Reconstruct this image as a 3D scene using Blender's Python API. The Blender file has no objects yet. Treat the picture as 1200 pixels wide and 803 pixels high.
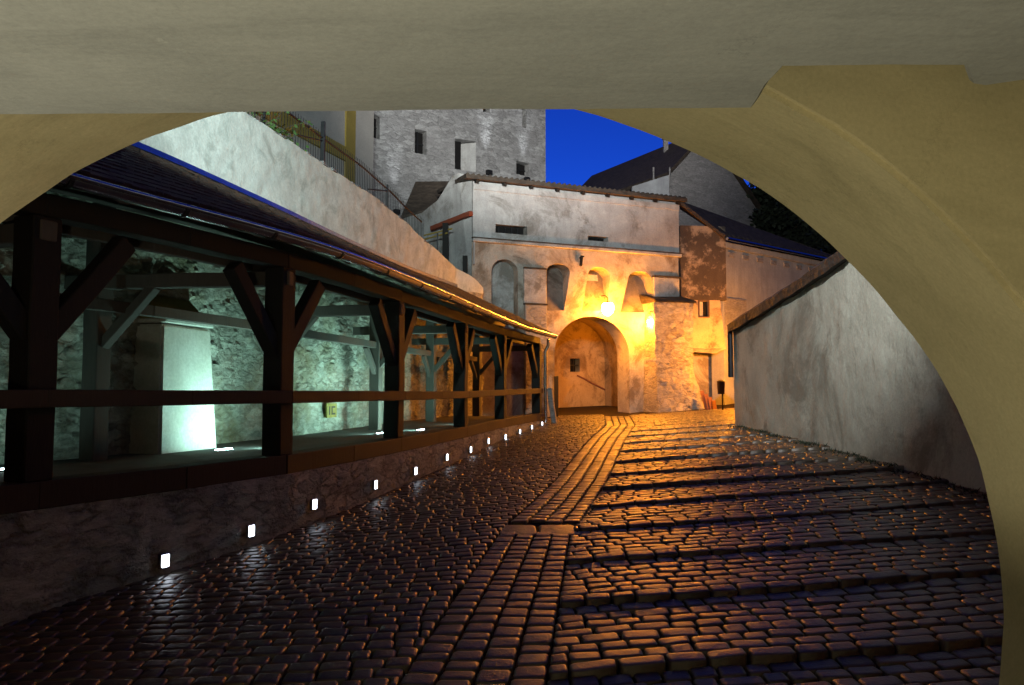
import bpy, bmesh, math, random
from mathutils import Vector, Matrix, noise
random.seed(11)
R = math.radians
sc = bpy.context.scene
COL = sc.collection

# ------------------------------------------------------------------ camera
FPX, CX, CY, HOR = 915.0, 600.0, 401.5, 460.0
PITCH = math.atan((HOR - CY) / FPX)
cam_d = bpy.data.cameras.new('camera')
cam = bpy.data.objects.new('camera', cam_d); COL.objects.link(cam)
cam_d.sensor_width = 36.0; cam_d.lens = 36.0 * FPX / 1200.0
cam_d.clip_start = 0.05; cam_d.clip_end = 1000
cam.location = (0, 0, 0); cam.rotation_euler = (math.pi/2 + PITCH, 0, 0)
sc.camera = cam

def ray(px, py):
    x = (px - CX) / FPX; y = (CY - py) / FPX
    c, s = math.cos(PITCH), math.sin(PITCH)
    return Vector((x, c - y*s, s + y*c))
def at(px, py, Y):
    d = ray(px, py); return d * (Y / d.y)

# ------------------------------------------------------------------ helpers
class MB:
    def __init__(s): s.v = []; s.f = []
    def add(s, verts, faces):
        n = len(s.v); s.v += [tuple(p) for p in verts]; s.f += [tuple(i+n for i in f) for f in faces]
    def hexa(s, b, t):
        s.add(list(b)+list(t), [(3,2,1,0),(4,5,6,7),(0,1,5,4),(1,2,6,5),(2,3,7,6),(3,0,4,7)])
    def box(s, lo, hi):
        (a,b,c),(d,e,f) = lo, hi
        s.hexa([(a,b,c),(d,b,c),(d,e,c),(a,e,c)], [(a,b,f),(d,b,f),(d,e,f),(a,e,f)])
    def bar(s, p, q, w, h, up=(0,0,1), jit=0.0):
        p, q = Vector(p), Vector(q); d = (q-p).normalized(); up = Vector(up)
        side = d.cross(up)
        if side.length < 1e-4: side = d.cross(Vector((1,0,0)))
        side.normalize(); u = side.cross(d).normalized()
        def ring(c, k): return [c + side*(sx*w/2) + u*(sy*h/2) for sx, sy in ((-1,-1),(1,-1),(1,1),(-1,1))]
        n = max(1, int((q-p).length/0.45)) if jit else 1
        rings = []
        for i in range(n+1):
            c = p.lerp(q, i/n)
            if jit:
                j = noise.noise_vector(c*1.7)*jit; c = c + j
            r = ring(c, i)
            if jit: r = [x + noise.noise_vector(x*6.1)*jit*.5 for x in r]
            rings.append(r)
        m = len(s.v)
        for r in rings: s.v += [tuple(x) for x in r]
        for i in range(n):
            for k in range(4):
                a = m+i*4+k; b = m+i*4+(k+1) % 4
                s.f.append((a, b, b+4, a+4))
        s.f.append((m+3,m+2,m+1,m)); e = m+n*4; s.f.append((e,e+1,e+2,e+3))
    def tube(s, pts, r, n=8, caps=True):
        pts = [Vector(p) for p in pts]; m = len(s.v); rs = r if isinstance(r, (list, tuple)) else [r]*len(pts)
        prev = None
        for i, p in enumerate(pts):
            d = (pts[min(i+1, len(pts)-1)] - pts[max(i-1, 0)]).normalized()
            a = d.orthogonal() if prev is None else (prev - d*prev.dot(d))
            a.normalize(); prev = a; b = d.cross(a)
            for k in range(n):
                t = 2*math.pi*k/n
                s.v.append(tuple(p + (a*math.cos(t) + b*math.sin(t))*rs[i]))
        for i in range(len(pts)-1):
            for k in range(n):
                s.f.append((m+i*n+k, m+i*n+(k+1) % n, m+(i+1)*n+(k+1) % n, m+(i+1)*n+k))
        if caps:
            s.f.append(tuple(m+k for k in range(n-1, -1, -1))); e = m+(len(pts)-1)*n
            s.f.append(tuple(e+k for k in range(n)))
    def prism(s, poly, off):
        off = Vector(off); n = len(poly); m = len(s.v)
        s.v += [tuple(p) for p in poly] + [tuple(Vector(p)+off) for p in poly]
        s.f.append(tuple(m+i for i in range(n))); s.f.append(tuple(m+n+i for i in range(n-1, -1, -1)))
        for i in range(n):
            j = (i+1) % n; s.f.append((m+j, m+i, m+n+i, m+n+j))
    def build(s, name, mat, parent=None, smooth=None, bevel=0):
        me = bpy.data.meshes.new(name)
        off = parent_loc(parent)
        me.from_pydata([(x-off[0], y-off[1], z-off[2]) for x, y, z in s.v], [], s.f)
        return link_mesh(name, me, mat, parent, smooth, bevel)

def parent_loc(p):
    o = Vector((0,0,0))
    while p is not None: o += p.location; p = p.parent
    return o
def link_mesh(name, me, mat, parent=None, smooth=None, bevel=0, fixn=True):
    if fixn:
        bm = bmesh.new(); bm.from_mesh(me); bmesh.ops.recalc_face_normals(bm, faces=bm.faces)
        if bevel:
            es = [e for e in bm.edges if len(e.link_faces) == 2 and e.calc_face_angle(0) > 0.6]
            bmesh.ops.bevel(bm, geom=es, offset=bevel, segments=2 if bevel > .02 else 1, affect='EDGES')
        bm.to_mesh(me); bm.free()
    o = bpy.data.objects.new(name, me); COL.objects.link(o)
    if mat: me.materials.append(mat)
    if parent: o.parent = parent
    if smooth is not None:
        me.polygons.foreach_set('use_smooth', [True]*len(me.polygons))
        me.set_sharp_from_angle(angle=R(smooth))
    return o
def tag(o, label, cat, group=None):
    o['label'] = label; o['category'] = cat
    if group: o['group'] = group
    return o
def thing(name, loc, label, cat, group=None):
    o = bpy.data.objects.new(name, None); COL.objects.link(o); o.location = loc
    o.empty_display_size = .2
    return tag(o, label, cat, group)
def structure(o): o['kind'] = 'structure'; return o

class Plane:
    """vertical plane through two plan points; u runs along it, v is height"""
    def __init__(s, a, b):
        s.o = Vector((a[0], a[1], 0)); d = Vector((b[0]-a[0], b[1]-a[1], 0)); s.len = d.length
        s.u = d.normalized(); s.n = s.u.cross(Vector((0,0,1))).normalized()   # towards the viewer
    def uv(s, px, py):
        d = ray(px, py); t = s.o.dot(s.n)/d.dot(s.n); p = d*t
        return ((p - s.o).dot(s.u), p.z)
    def pt(s, u, v, out=0.0): return s.o + s.u*u + Vector((0,0,v)) + s.n*out
    def pp(s, px, py, out=0.0): return s.pt(*s.uv(px, py), out)
    def slab(s, name, outline, holes, thick, mat, parent=None, smooth=30, out=0.0, bevel=0):
        cu = bpy.data.curves.new(name, 'CURVE'); cu.dimensions = '2D'; cu.fill_mode = 'BOTH'; cu.extrude = thick/2
        for loop in [outline] + list(holes):
            sp = cu.splines.new('POLY'); sp.points.add(len(loop)-1); sp.use_cyclic_u = True
            for p, (u, v) in zip(sp.points, loop): p.co = (u, v, 0, 1)
        ob = bpy.data.objects.new(name, cu); COL.objects.link(ob)
        dg = bpy.context.evaluated_depsgraph_get()
        me = bpy.data.meshes.new_from_object(ob.evaluated_get(dg))
        bpy.data.objects.remove(ob); bpy.data.curves.remove(cu); me.name = name
        M = Matrix((( s.u.x, 0, s.n.x, 0), (s.u.y, 0, s.n.y, 0), (s.u.z, 1, s.n.z, 0), (0,0,0,1)))
        off = s.o + s.n*(out - thick/2) - parent_loc(parent)
        me.transform(Matrix.Translation(off) @ M)
        me.materials.clear()
        bm = bmesh.new(); bm.from_mesh(me); bmesh.ops.remove_doubles(bm, verts=bm.verts, dist=1e-5); bm.to_mesh(me); bm.free()
        return link_mesh(name, me, mat, parent, smooth, bevel, fixn=True)
    def box(s, mb, u0, u1, v0, v1, o0, o1):
        mb.hexa([s.pt(u0,v0,o1), s.pt(u1,v0,o1), s.pt(u1,v0,o0), s.pt(u0,v0,o0)],
                [s.pt(u0,v1,o1), s.pt(u1,v1,o1), s.pt(u1,v1,o0), s.pt(u0,v1,o0)])

def archpts(u0, u1, vs, vt, n=14):
    """arc from (u1,vs) over the crown vt to (u0,vs)"""
    c, a, b = (u0+u1)/2, (u1-u0)/2, vt-vs
    return [(c + a*math.cos(math.pi*i/n), vs + b*math.sin(math.pi*i/n)) for i in range(n+1)]

# ------------------------------------------------------------------ materials
def newmat(name):
    m = bpy.data.materials.new(name); m.use_nodes = True
    nt = m.node_tree; b = nt.nodes['Principled BSDF']
    return m, nt, b
def N(nt, t, **kw):
    n = nt.nodes.new(t)
    for k, v in kw.items():
        if k in n.inputs: n.inputs[k].default_value = v
        else: setattr(n, k, v)
    return n
def ramp(nt, src, stops):
    r = nt.nodes.new('ShaderNodeValToRGB'); e = r.color_ramp.elements
    while len(e) < len(stops): e.new(0.5)
    for k, (p, c) in enumerate(stops):
        e[k].position = p; e[k].color = (c, c, c, 1) if isinstance(c, (int, float)) else (*c, 1)
    nt.links.new(src, r.inputs[0]); return r.outputs[0]
def mixc(nt, fac, a, b, blend='MIX'):
    m = nt.nodes.new('ShaderNodeMix'); m.data_type = 'RGBA'; m.blend_type = blend
    for sock, v in ((m.inputs[0], fac), (m.inputs[6], a), (m.inputs[7], b)):
        if hasattr(v, 'links'): nt.links.new(v, sock)
        elif isinstance(v, (int, float)): sock.default_value = v
        else: sock.default_value = (*v, 1)
    return m.outputs[2]
def coord(nt, scale=(1,1,1)):
    t = nt.nodes.new('ShaderNodeTexCoord'); m = nt.nodes.new('ShaderNodeMapping')
    m.inputs['Scale'].default_value = scale
    nt.links.new(t.outputs['Object'], m.inputs[0]); return m.outputs[0]
def tnoise(nt, co, scale, detail=5, rough=.6, dist=0):
    n = N(nt, 'ShaderNodeTexNoise', Scale=scale, Detail=detail, Roughness=rough, Distortion=dist)
    nt.links.new(co, n.inputs['Vector']); return n.outputs[0]
def bump(nt, b, h, strength, dist=.02):
    n = N(nt, 'ShaderNodeBump', Strength=strength, Distance=dist); nt.links.new(h, n.inputs['Height'])
    prev = b.inputs['Normal'].links
    if prev: nt.links.new(prev[0].from_socket, n.inputs['Normal'])
    nt.links.new(n.outputs[0], b.inputs['Normal'])

def plaster(name, base, dark, stain=None, patch=None, rough=.9, bscale=1.0, bstr=.5, streak=0.5, amount=.5):
    m, nt, b = newmat(name); co = coord(nt)
    c = mixc(nt, ramp(nt, tnoise(nt, co, .9*bscale, 8, .65), [(.38,0),(.68,1)]), base, dark)
    if streak:
        cs = coord(nt, (1.6,1.6,.22))
        c = mixc(nt, ramp(nt, tnoise(nt, cs, 1.7, 6, .7), [(.48,0),(.72,streak)]), c, dark)
    if stain:
        c = mixc(nt, ramp(nt, tnoise(nt, co, .55*bscale, 9, .72, .6), [(.56-.12*amount,0),(.66-.08*amount,1)]), c, stain)
    if patch:
        c = mixc(nt, ramp(nt, tnoise(nt, co, 1.3*bscale, 10, .7), [(.50,0),(.60,.85)]), c, patch)
    sp = ramp(nt, tnoise(nt, co, 22, 4, .7), [(.3,.82),(.7,1.06)])
    c = mixc(nt, 1.0, c, sp, 'MULTIPLY')
    nt.links.new(c, b.inputs['Base Color']); b.inputs['Roughness'].default_value = rough
    b.inputs['Specular IOR Level'].default_value = .25
    bump(nt, b, tnoise(nt, co, 2.2, 6, .6), bstr*.6, .06)
    bump(nt, b, tnoise(nt, co, 28, 5, .7), bstr*.6, .008)
    return m
def trowel(name, base, dark, rough=.8):
    m, nt, b = newmat(name); co = coord(nt)
    c = mixc(nt, ramp(nt, tnoise(nt, co, .7, 7, .6, .8), [(.40,0),(.62,1)]), base, dark)
    c = mixc(nt, ramp(nt, tnoise(nt, coord(nt,(.5,2.2,1.2)), 1.6, 7, .7, .5), [(.50,0),(.72,.5)]), c, tuple(x*.66 for x in dark))
    c = mixc(nt, ramp(nt, tnoise(nt, co, 1.9, 10, .75, .3), [(.63,0),(.66,.5)]), c, tuple(min(1,x*1.25) for x in base))
    w = N(nt, 'ShaderNodeTexVoronoi', Scale=.9, feature='DISTANCE_TO_EDGE')
    dn = N(nt, 'ShaderNodeTexNoise', Scale=1.6, Detail=7.0, Roughness=.75); nt.links.new(co, dn.inputs['Vector'])
    dm = nt.nodes.new('ShaderNodeVectorMath'); dm.operation = 'MULTIPLY_ADD'; dm.inputs[1].default_value = (.9,.9,.9)
    nt.links.new(dn.outputs['Color'], dm.inputs[0]); nt.links.new(co, dm.inputs[2]); nt.links.new(dm.outputs[0], w.inputs['Vector'])
    cr = ramp(nt, w.outputs[0], [(0,1),(.006,0)])
    gate_ = ramp(nt, tnoise(nt, co, .8, 3, .6), [(.52,0),(.60,.38)])
    mu = nt.nodes.new('ShaderNodeMath'); mu.operation = 'MULTIPLY'; nt.links.new(cr, mu.inputs[0]); nt.links.new(gate_, mu.inputs[1])
    c = mixc(nt, mu.outputs[0], c, tuple(x*.35 for x in dark))
    c = mixc(nt, 1.0, c, ramp(nt, tnoise(nt, co, 60, 3, .7), [(.3,.9),(.7,1.06)]), 'MULTIPLY')
    nt.links.new(c, b.inputs['Base Color']); b.inputs['Roughness'].default_value = rough
    b.inputs['Specular IOR Level'].default_value = .2
    bump(nt, b, tnoise(nt, coord(nt,(.6,1.8,1.2)), 1.1, 5, .55), .25, .08)
    bump(nt, b, tnoise(nt, co, 45, 5, .7), .22, .006)
    return m
def stone(name, c1, c2, mortar, sc=(3.2,3.2,7.0), bstr=1.0, rough=.9, stain=None, mw=.05, bd=.05, joint=.55):
    """rough coursed rubble: warped cells of uneven size, soft broken joints and a hewn surface"""
    m, nt, b = newmat(name)
    t = nt.nodes.new('ShaderNodeTexCoord')
    dn = N(nt, 'ShaderNodeTexNoise', Scale=3.2, Detail=5.0, Roughness=.7); nt.links.new(t.outputs['Object'], dn.inputs['Vector'])
    dm = nt.nodes.new('ShaderNodeVectorMath'); dm.operation = 'MULTIPLY_ADD'
    dm.inputs[1].default_value = (.34,.34,.22); nt.links.new(dn.outputs['Color'], dm.inputs[0]); nt.links.new(t.outputs['Object'], dm.inputs[2])
    mp = nt.nodes.new('ShaderNodeMapping'); mp.inputs['Scale'].default_value = sc
    nt.links.new(dm.outputs[0], mp.inputs[0]); co = mp.outputs[0]
    v1 = N(nt, 'ShaderNodeTexVoronoi', Scale=1.0); nt.links.new(co, v1.inputs['Vector'])
    v2 = N(nt, 'ShaderNodeTexVoronoi', Scale=1.0, feature='DISTANCE_TO_EDGE'); nt.links.new(co, v2.inputs['Vector'])
    sx = nt.nodes.new('ShaderNodeSeparateColor'); nt.links.new(v1.outputs['Color'], sx.inputs[0])
    c = mixc(nt, sx.outputs[0], c1, c2)
    raw = coord(nt); flat = coord(nt, (1,1,2.6))
    c = mixc(nt, 1.0, c, ramp(nt, tnoise(nt, flat, 7, 8, .75), [(.3,.55),(.7,1.2)]), 'MULTIPLY')
    edge = ramp(nt, v2.outputs[0], [(0,0),(mw*2.4,1)])
    brk = ramp(nt, tnoise(nt, raw, 2.2, 5, .7), [(.42,0),(.62,joint)])
    inv = nt.nodes.new('ShaderNodeMath'); inv.operation = 'SUBTRACT'; inv.inputs[0].default_value = 1; nt.links.new(edge, inv.inputs[1])
    mu = nt.nodes.new('ShaderNodeMath'); mu.operation = 'MULTIPLY'; nt.links.new(inv.outputs[0], mu.inputs[0]); nt.links.new(brk, mu.inputs[1])
    c = mixc(nt, mu.outputs[0], c, mortar)
    if stain: c = mixc(nt, ramp(nt, tnoise(nt, raw, .7, 6, .7), [(.48,0),(.66,.85)]), c, stain)
    nt.links.new(c, b.inputs['Base Color']); b.inputs['Roughness'].default_value = rough
    b.inputs['Specular IOR Level'].default_value = .25
    inv2 = nt.nodes.new('ShaderNodeMath'); inv2.operation = 'SUBTRACT'; inv2.inputs[0].default_value = 1; nt.links.new(mu.outputs[0], inv2.inputs[1])
    bump(nt, b, inv2.outputs[0], bstr*.7, bd)
    bump(nt, b, tnoise(nt, flat, 5, 8, .72), bstr*.8, .07)
    bump(nt, b, tnoise(nt, raw, 20, 6, .7), bstr*.45, .02)
    return m
def wood(name, c1, c2, rough=.75):
    m, nt, b = newmat(name); co = coord(nt, (9,9,1.4))
    c = mixc(nt, tnoise(nt, co, 3, 6, .7, .5), c1, c2)
    nt.links.new(c, b.inputs['Base Color']); b.inputs['Roughness'].default_value = rough
    b.inputs['Specular IOR Level'].default_value = .3
    bump(nt, b, tnoise(nt, co, 5, 6, .75), .6, .012)
    return m
def simple(name, c, rough=.6, metal=0, nscale=8, var=.25, spec=.5):
    m, nt, b = newmat(name); co = coord(nt)
    k = ramp(nt, tnoise(nt, co, nscale, 5, .65), [(.3,1-var),(.7,1+var)])
    nt.links.new(mixc(nt, 1.0, c, k, 'MULTIPLY'), b.inputs['Base Color'])
    b.inputs['Roughness'].default_value = rough; b.inputs['Metallic'].default_value = metal
    b.inputs['Specular IOR Level'].default_value = spec
    bump(nt, b, tnoise(nt, co, nscale*2, 4, .6), .25, .01)
    return m
def emit(name, c, s):
    m, nt, b = newmat(name); b.inputs['Base Color'].default_value = (*c,1)
    b.inputs['Emission Color'].default_value = (*c,1); b.inputs['Emission Strength'].default_value = s
    return m
def tiles(name, c1, c2, sc=(5,5,5)):
    m, nt, b = newmat(name); co = coord(nt, sc)
    v = N(nt, 'ShaderNodeTexVoronoi', Scale=1.0); nt.links.new(co, v.inputs['Vector'])
    sx = nt.nodes.new('ShaderNodeSeparateColor'); nt.links.new(v.outputs['Color'], sx.inputs[0])
    c = mixc(nt, sx.outputs[0], c1, c2); nt.links.new(c, b.inputs['Base Color'])
    b.inputs['Roughness'].default_value = .8
    bump(nt, b, v.outputs[0], .6, .04); bump(nt, b, tnoise(nt, co, 4, 4, .6), .4, .02)
    return m

M_vault = trowel('vault_plaster', (.53,.465,.265), (.45,.395,.22))
M_ceil = trowel('ceiling_plaster', (.41,.42,.385), (.34,.35,.325))
M_ochre = plaster('ochre_plaster', (.56,.42,.17), (.50,.37,.15), bscale=2, bstr=.4, streak=0)
M_white = plaster('floodlit_plaster', (.60,.65,.61), (.46,.50,.47), stain=(.37,.41,.38), bscale=2.6, bstr=.8, streak=.3, amount=.6)
M_gate = plaster('gate_plaster', (.48,.475,.46), (.31,.30,.29), stain=(.20,.185,.165), bscale=1.1, bstr=.9, streak=.8, amount=.5)
M_gate_low = plaster('gate_lower_plaster', (.48,.44,.38), (.33,.29,.24), stain=(.20,.16,.12), bscale=1.5, bstr=1.2, streak=.6, amount=.75)
M_recess = plaster('sooty_plaster', (.22,.20,.175), (.13,.115,.10), stain=(.09,.075,.06), bscale=1.6, bstr=1.0, streak=.4, amount=.5)  # grey recess backs, darkened so the shade inside sits in the colour
M_inner = plaster('passage_plaster', (.46,.34,.18), (.34,.24,.12), stain=(.20,.13,.06), bscale=1.2, bstr=1.0, streak=.2, amount=.6)
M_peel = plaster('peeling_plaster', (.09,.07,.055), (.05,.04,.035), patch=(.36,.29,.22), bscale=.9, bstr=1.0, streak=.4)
M_turret = plaster('turret_plaster', (.48,.38,.26), (.36,.26,.17), stain=(.12,.085,.06), bscale=.95, bstr=1.0, streak=.5, amount=.5)
M_long = plaster('house_plaster', (.40,.41,.42), (.25,.25,.26), bscale=.7, bstr=.5, streak=.9)
M_right = plaster('yard_wall_plaster', (.49,.505,.44), (.34,.35,.30), stain=(.235,.24,.205), bscale=.9, bstr=.8, streak=.5, amount=.6)
M_housew = plaster('yellow_house_white', (.52,.48,.42), (.45,.41,.36), bstr=.3, streak=.2)
M_housey = plaster('yellow_trim', (.40,.29,.07), (.33,.24,.06), bstr=.3, streak=.2)
M_butt = plaster('buttress_plaster', (.62,.62,.57), (.48,.48,.42), bscale=2, bstr=.7, streak=.2)
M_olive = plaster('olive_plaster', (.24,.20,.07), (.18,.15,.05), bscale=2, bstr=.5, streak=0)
M_tower = stone('tower_rubble', (.26,.25,.245), (.44,.43,.42), (.15,.145,.14), (2.4,2.4,6.0), 1.0, stain=(.26,.25,.245), mw=.08, bd=.08, joint=.5)
M_rubble = stone('rubble_wall', (.34,.33,.28), (.52,.51,.44), (.15,.14,.11), (3.4,3.4,8.5), .9, stain=(.22,.19,.11), mw=.08, bd=.09, joint=.75)
M_low = stone('low_wall_stone', (.37,.37,.335), (.50,.50,.455), (.15,.15,.135), (3.0,3.0,7.5), 1.0, mw=.08, bd=.09, joint=.8)
M_butst = stone('buttress_stone', (.30,.27,.235), (.45,.42,.375), (.17,.13,.095), (3.2,3.2,6.5), .9, stain=(.33,.30,.27), mw=.08, bd=.10, joint=.7)
M_gable = stone('gable_stone', (.25,.24,.23), (.33,.31,.30), (.19,.18,.17), (2.2,2.2,6.0), .8)
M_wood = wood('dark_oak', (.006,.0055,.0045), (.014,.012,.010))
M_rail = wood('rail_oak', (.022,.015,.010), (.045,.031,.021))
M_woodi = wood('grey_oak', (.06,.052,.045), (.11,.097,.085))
M_red = wood('red_beam', (.24,.06,.03), (.16,.04,.02))
M_roof = tiles('roof_shingles', (.030,.020,.014), (.055,.038,.026), (6,6,10))
M_roof2 = tiles('clay_tiles', (.030,.021,.014), (.058,.042,.029), (5,5,9))
M_cope = tiles('coping_tiles', (.018,.015,.013), (.034,.029,.025), (6,6,9))
M_zinc = simple('zinc', (.50,.51,.54), .20, 1.0, 5, .15)
M_iron = simple('wrought_iron', (.02,.02,.022), .55, .6)
M_dark = simple('dark_interior', (.012,.011,.011), .9, spec=.1)
M_frame = simple('old_paint_frame', (.10,.055,.03), .7)
M_shut = simple('grey_shutter', (.35,.33,.31), .7)
M_stonef = simple('walkway_paving', (.05,.048,.044), .85, 0, 4, .35)
M_steel = simple('brushed_steel', (.30,.30,.31), .4, .9)
M_bin = simple('bin_paint', (.03,.022,.018), .5)
M_rust = simple('rusty_boards', (.17,.06,.03), .8)
M_sign = simple('yellow_sign', (.26,.21,.05), .7)
M_signd = simple('sign_marks', (.03,.025,.02), .6)
M_leaf = simple('ivy_leaf', (.06,.12,.03), .6, 0, 3, .4)
M_night = simple('night_leaf', (.02,.03,.015), .8, 0, 2, .4)
M_bark = wood('bark', (.05,.04,.03), (.09,.07,.05))
M_led = emit('white_led', (.80,.88,1.0), 13)
M_tube = emit('cool_tube', (.72,.97,1.0), 30)
M_bulb = emit('sodium_bulb', (1.0,.31,.016), 560)
M_bulb2 = emit('sodium_spot_bulb', (1.0,.31,.016), 2300)
M_warm = emit('warm_bulb', (1.0,.80,.42), 8)
M_earth = simple('earth', (.05,.045,.035), .95, 0, 3, .3)

def cobble_mat(name, c1, c2, rough):
    m, nt, b = newmat(name)
    a = nt.nodes.new('ShaderNodeAttribute'); a.attribute_name = 'tone'
    co = coord(nt)
    c = mixc(nt, a.outputs['Fac'], c1, c2)
    c = mixc(nt, 1.0, c, ramp(nt, tnoise(nt, co, 14, 6, .7), [(.3,.65),(.7,1.2)]), 'MULTIPLY')
    nt.links.new(c, b.inputs['Base Color'])
    rr = N(nt, 'ShaderNodeMapRange'); rr.inputs['To Min'].default_value = rough-.16; rr.inputs['To Max'].default_value = rough+.26
    nt.links.new(mixc(nt, .5, tnoise(nt, co, .9, 4, .6), tnoise(nt, co, 7, 6, .7)), rr.inputs['Value']); nt.links.new(rr.outputs[0], b.inputs['Roughness'])
    b.inputs['Specular IOR Level'].default_value = .85
    bump(nt, b, tnoise(nt, co, 8, 5, .65), .35, .03); bump(nt, b, tnoise(nt, co, 38, 5, .75), .4, .010)
    return m
M_cob = cobble_mat('cobblestone', (.032,.023,.014), (.088,.064,.041), .40)
M_joint = simple('cobble_joint_soil', (.016,.011,.006), .95, 0, 12, .3, spec=.15)

# ------------------------------------------------------------------ plan of the covered walk
def catmull(P, n=18):
    P = [Vector(p) for p in P]; Q = [P[0]*2-P[1]] + P + [P[-1]*2-P[-2]]; out = []
    for i in range(1, len(Q)-2):
        for k in range(n):
            t = k/n; a, b, c, d = Q[i-1], Q[i], Q[i+1], Q[i+2]
            out.append(.5*((2*b)+(c-a)*t+(2*a-5*b+4*c-d)*t*t+(3*b-a-3*c+d)*t**3))
    out.append(P[-1]); return out
ST = [(-5.42,3.75),(-4.12,6.8),(-2.83,9.7),(-1.93,13.3),(-1.07,17.5),(-.23,21.3),(.87,25.0)]
FRONT = catmull([Vector((x,y,0)) for x, y in ST])
def tang(i): return (FRONT[min(i+1,len(FRONT)-1)]-FRONT[max(i-1,0)]).normalized()
def off(i, d):               # d > 0 towards the retaining wall
    t = tang(i); return FRONT[i] + Vector((-t.y, t.x, 0))*d
def interp(T, x):
    if x <= T[0][0]: return T[0][1]
    for (a, b), (c, d) in zip(T, T[1:]):
        if x <= c: return b + (d-b)*(x-a)/(c-a)
    return T[-1][1]
def front_x(Y):
    pts = FRONT
    if Y <= pts[0].y: return pts[0].x + (Y-pts[0].y)*.43
    for a, b in zip(pts, pts[1:]):
        if Y <= b.y: return a.x + (b.x-a.x)*(Y-a.y)/(b.y-a.y)
    return pts[-1].x + (Y-pts[-1].y)*.3
def lift(Y): return interp([(17,0),(25,.11)], Y)
NST = [18*i for i in range(7)]

# ------------------------------------------------------------------ ground heights
ZL = [(-6,-2.35),(4,-2.08),(6.8,-1.88),(9.7,-1.72),(13.3,-1.58),(17.5,-1.44),(21.3,-1.24),(25,-1.02),(28,-.86),(36,-.5)]
ZC = [(-6,-2.5),(3,-2.12),(5.3,-1.95),(7,-1.77),(9.6,-1.56),(12.3,-1.37),(15,-1.23),(19,-1.08),(23,-.95),(28,-.82),(36,-.5)]
SL = [(-6,-1.6),(5.3,-.78),(9.0,-.16),(9.6,-.03),(12.3,.67),(19,1.91),(23,2.76),(28,3.3)]
SR = [(-6,-.7),(5.3,.22),(9.0,.66),(9.6,.82),(12.3,1.48),(19,2.76),(23,3.6),(28,4.2)]
RIS = [-6,-3.2,-1.9,-.6,.6,1.8,3.0,4.25,5.5,6.8,7.95,9.15,10.4,11.6,12.8,14.3,15.9,17.5,19.1,20.7,22.3]
def rshift(X, Y): return .035*(X-2.0) + .05*noise.noise(Vector((X*.5,Y*.2,3)))
def zstep(X, Y):
    y = Y - rshift(X, Y)
    base = .065*max(0, X - interp(SR, Y))
    if y >= RIS[-1] or y <= RIS[0]: return interp(ZC, y) + base
    for a, b in zip(RIS, RIS[1:]):
        if y < b:
            m = (a+b)/2; k = .60 if m < 11 else .30
            return interp(ZC, m) + k*(interp(ZC, y)-interp(ZC, m)) + base
def zg(X, Y):
    xl, sl, sr = front_x(Y), interp(SL, Y), interp(SR, Y)
    if X > sr: z = zstep(X, Y)
    elif X > sl: z = interp(ZC, Y) - .008
    else:
        t = max(0, min(1, (X-xl)/max(.3, sl-xl))); z = interp(ZL, Y)*(1-t) + interp(ZC, Y)*t
    return z + .015*noise.noise(Vector((X*.6, Y*.6, 0)))

mb = MB(); xs = [-150,-60,-25,-12] + [-9+.25*i for i in range(77)] + [14,25,60,150]
ys = [-120,-40,-12] + [-6+.25*i for i in range(169)] + [45,60,100,160]
for Y in ys:
    for X in xs:
        z = min(zg(X, Y-.3), zg(X, Y), zg(X-.3, Y)) - .016 if -7 < Y < 37 else interp(ZC, Y) - .06
        if X < -9: z -= .2
        mb.v.append((X, Y, z))
nx = len(xs)
for j in range(len(ys)-1):
    for i in range(nx-1):
        a = j*nx+i; mb.f.append((a, a+1, a+nx+1, a+nx))
structure(mb.build('ground', M_joint, smooth=60))

# cobbles: rounded setts, one mesh
class Cob:
    def __init__(s): s.v = []; s.f = []; s.t = []
    def sett(s, c, ax, ay, lx, ly, z, tilt, tone, deep=.09, hz=None):
        a = [(-1,-.74),(-.84,-1),(.84,-1),(1,-.74),(1,.74),(.84,1),(-.84,1),(-1,.74)]
        n = len(s.v); rnd = random.random
        jit = [(1-.07*rnd(), 1-.09*rnd()) for _ in a]
        for sc_, dz in ((1.0,-deep),(.99,-.009),(.93,.0),(.74,.003)):
            for (u, w), (ju, jw) in zip(a, jit):
                uu, ww = u*ju*lx/2*sc_ if sc_ > .95 else u*ju*(lx/2-(1-sc_)*.11), w*jw*ly/2*sc_ if sc_ > .95 else w*jw*(ly/2-(1-sc_)*.11)
                x = c[0]+ax[0]*uu+ay[0]*ww; y = c[1]+ax[1]*uu+ay[1]*ww
                s.v.append((x, y, z + dz + (tilt[0]*uu + tilt[1]*ww if dz > -.05 else 0)))
        f0 = len(s.f)
        for r in range(3):
            for k in range(8):
                p = n+r*8+k; q = n+r*8+(k+1) % 8; s.f.append((p, q, q+8, p+8))
        s.f.append(tuple(n+24+k for k in range(8)))
        s.t += [tone]*(len(s.f)-f0)
cob = Cob()
def vis(X, Y): return abs(X) < .72*Y + 1.0 and Y > 2.2
rj = lambda a: random.uniform(-a, a)
def place(X, Y, ax, ay, lx, ly, tone, edge=False):
    z = zg(X, Y)
    e = .08
    tx = (zg(X+ax[0]*e, Y+ax[1]*e)-zg(X-ax[0]*e, Y-ax[1]*e))/(2*e); ty = (zg(X+ay[0]*e, Y+ay[1]*e)-zg(X-ay[0]*e, Y-ay[1]*e))/(2*e)
    tx = max(-.15, min(.15, tx)); ty = max(-.12, min(.12, ty))
    cob.sett((X, Y), ax, ay, lx, ly, z + rj(.004), (tx+rj(.04), ty+rj(.05)), tone, .22 if edge else .09)
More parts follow.
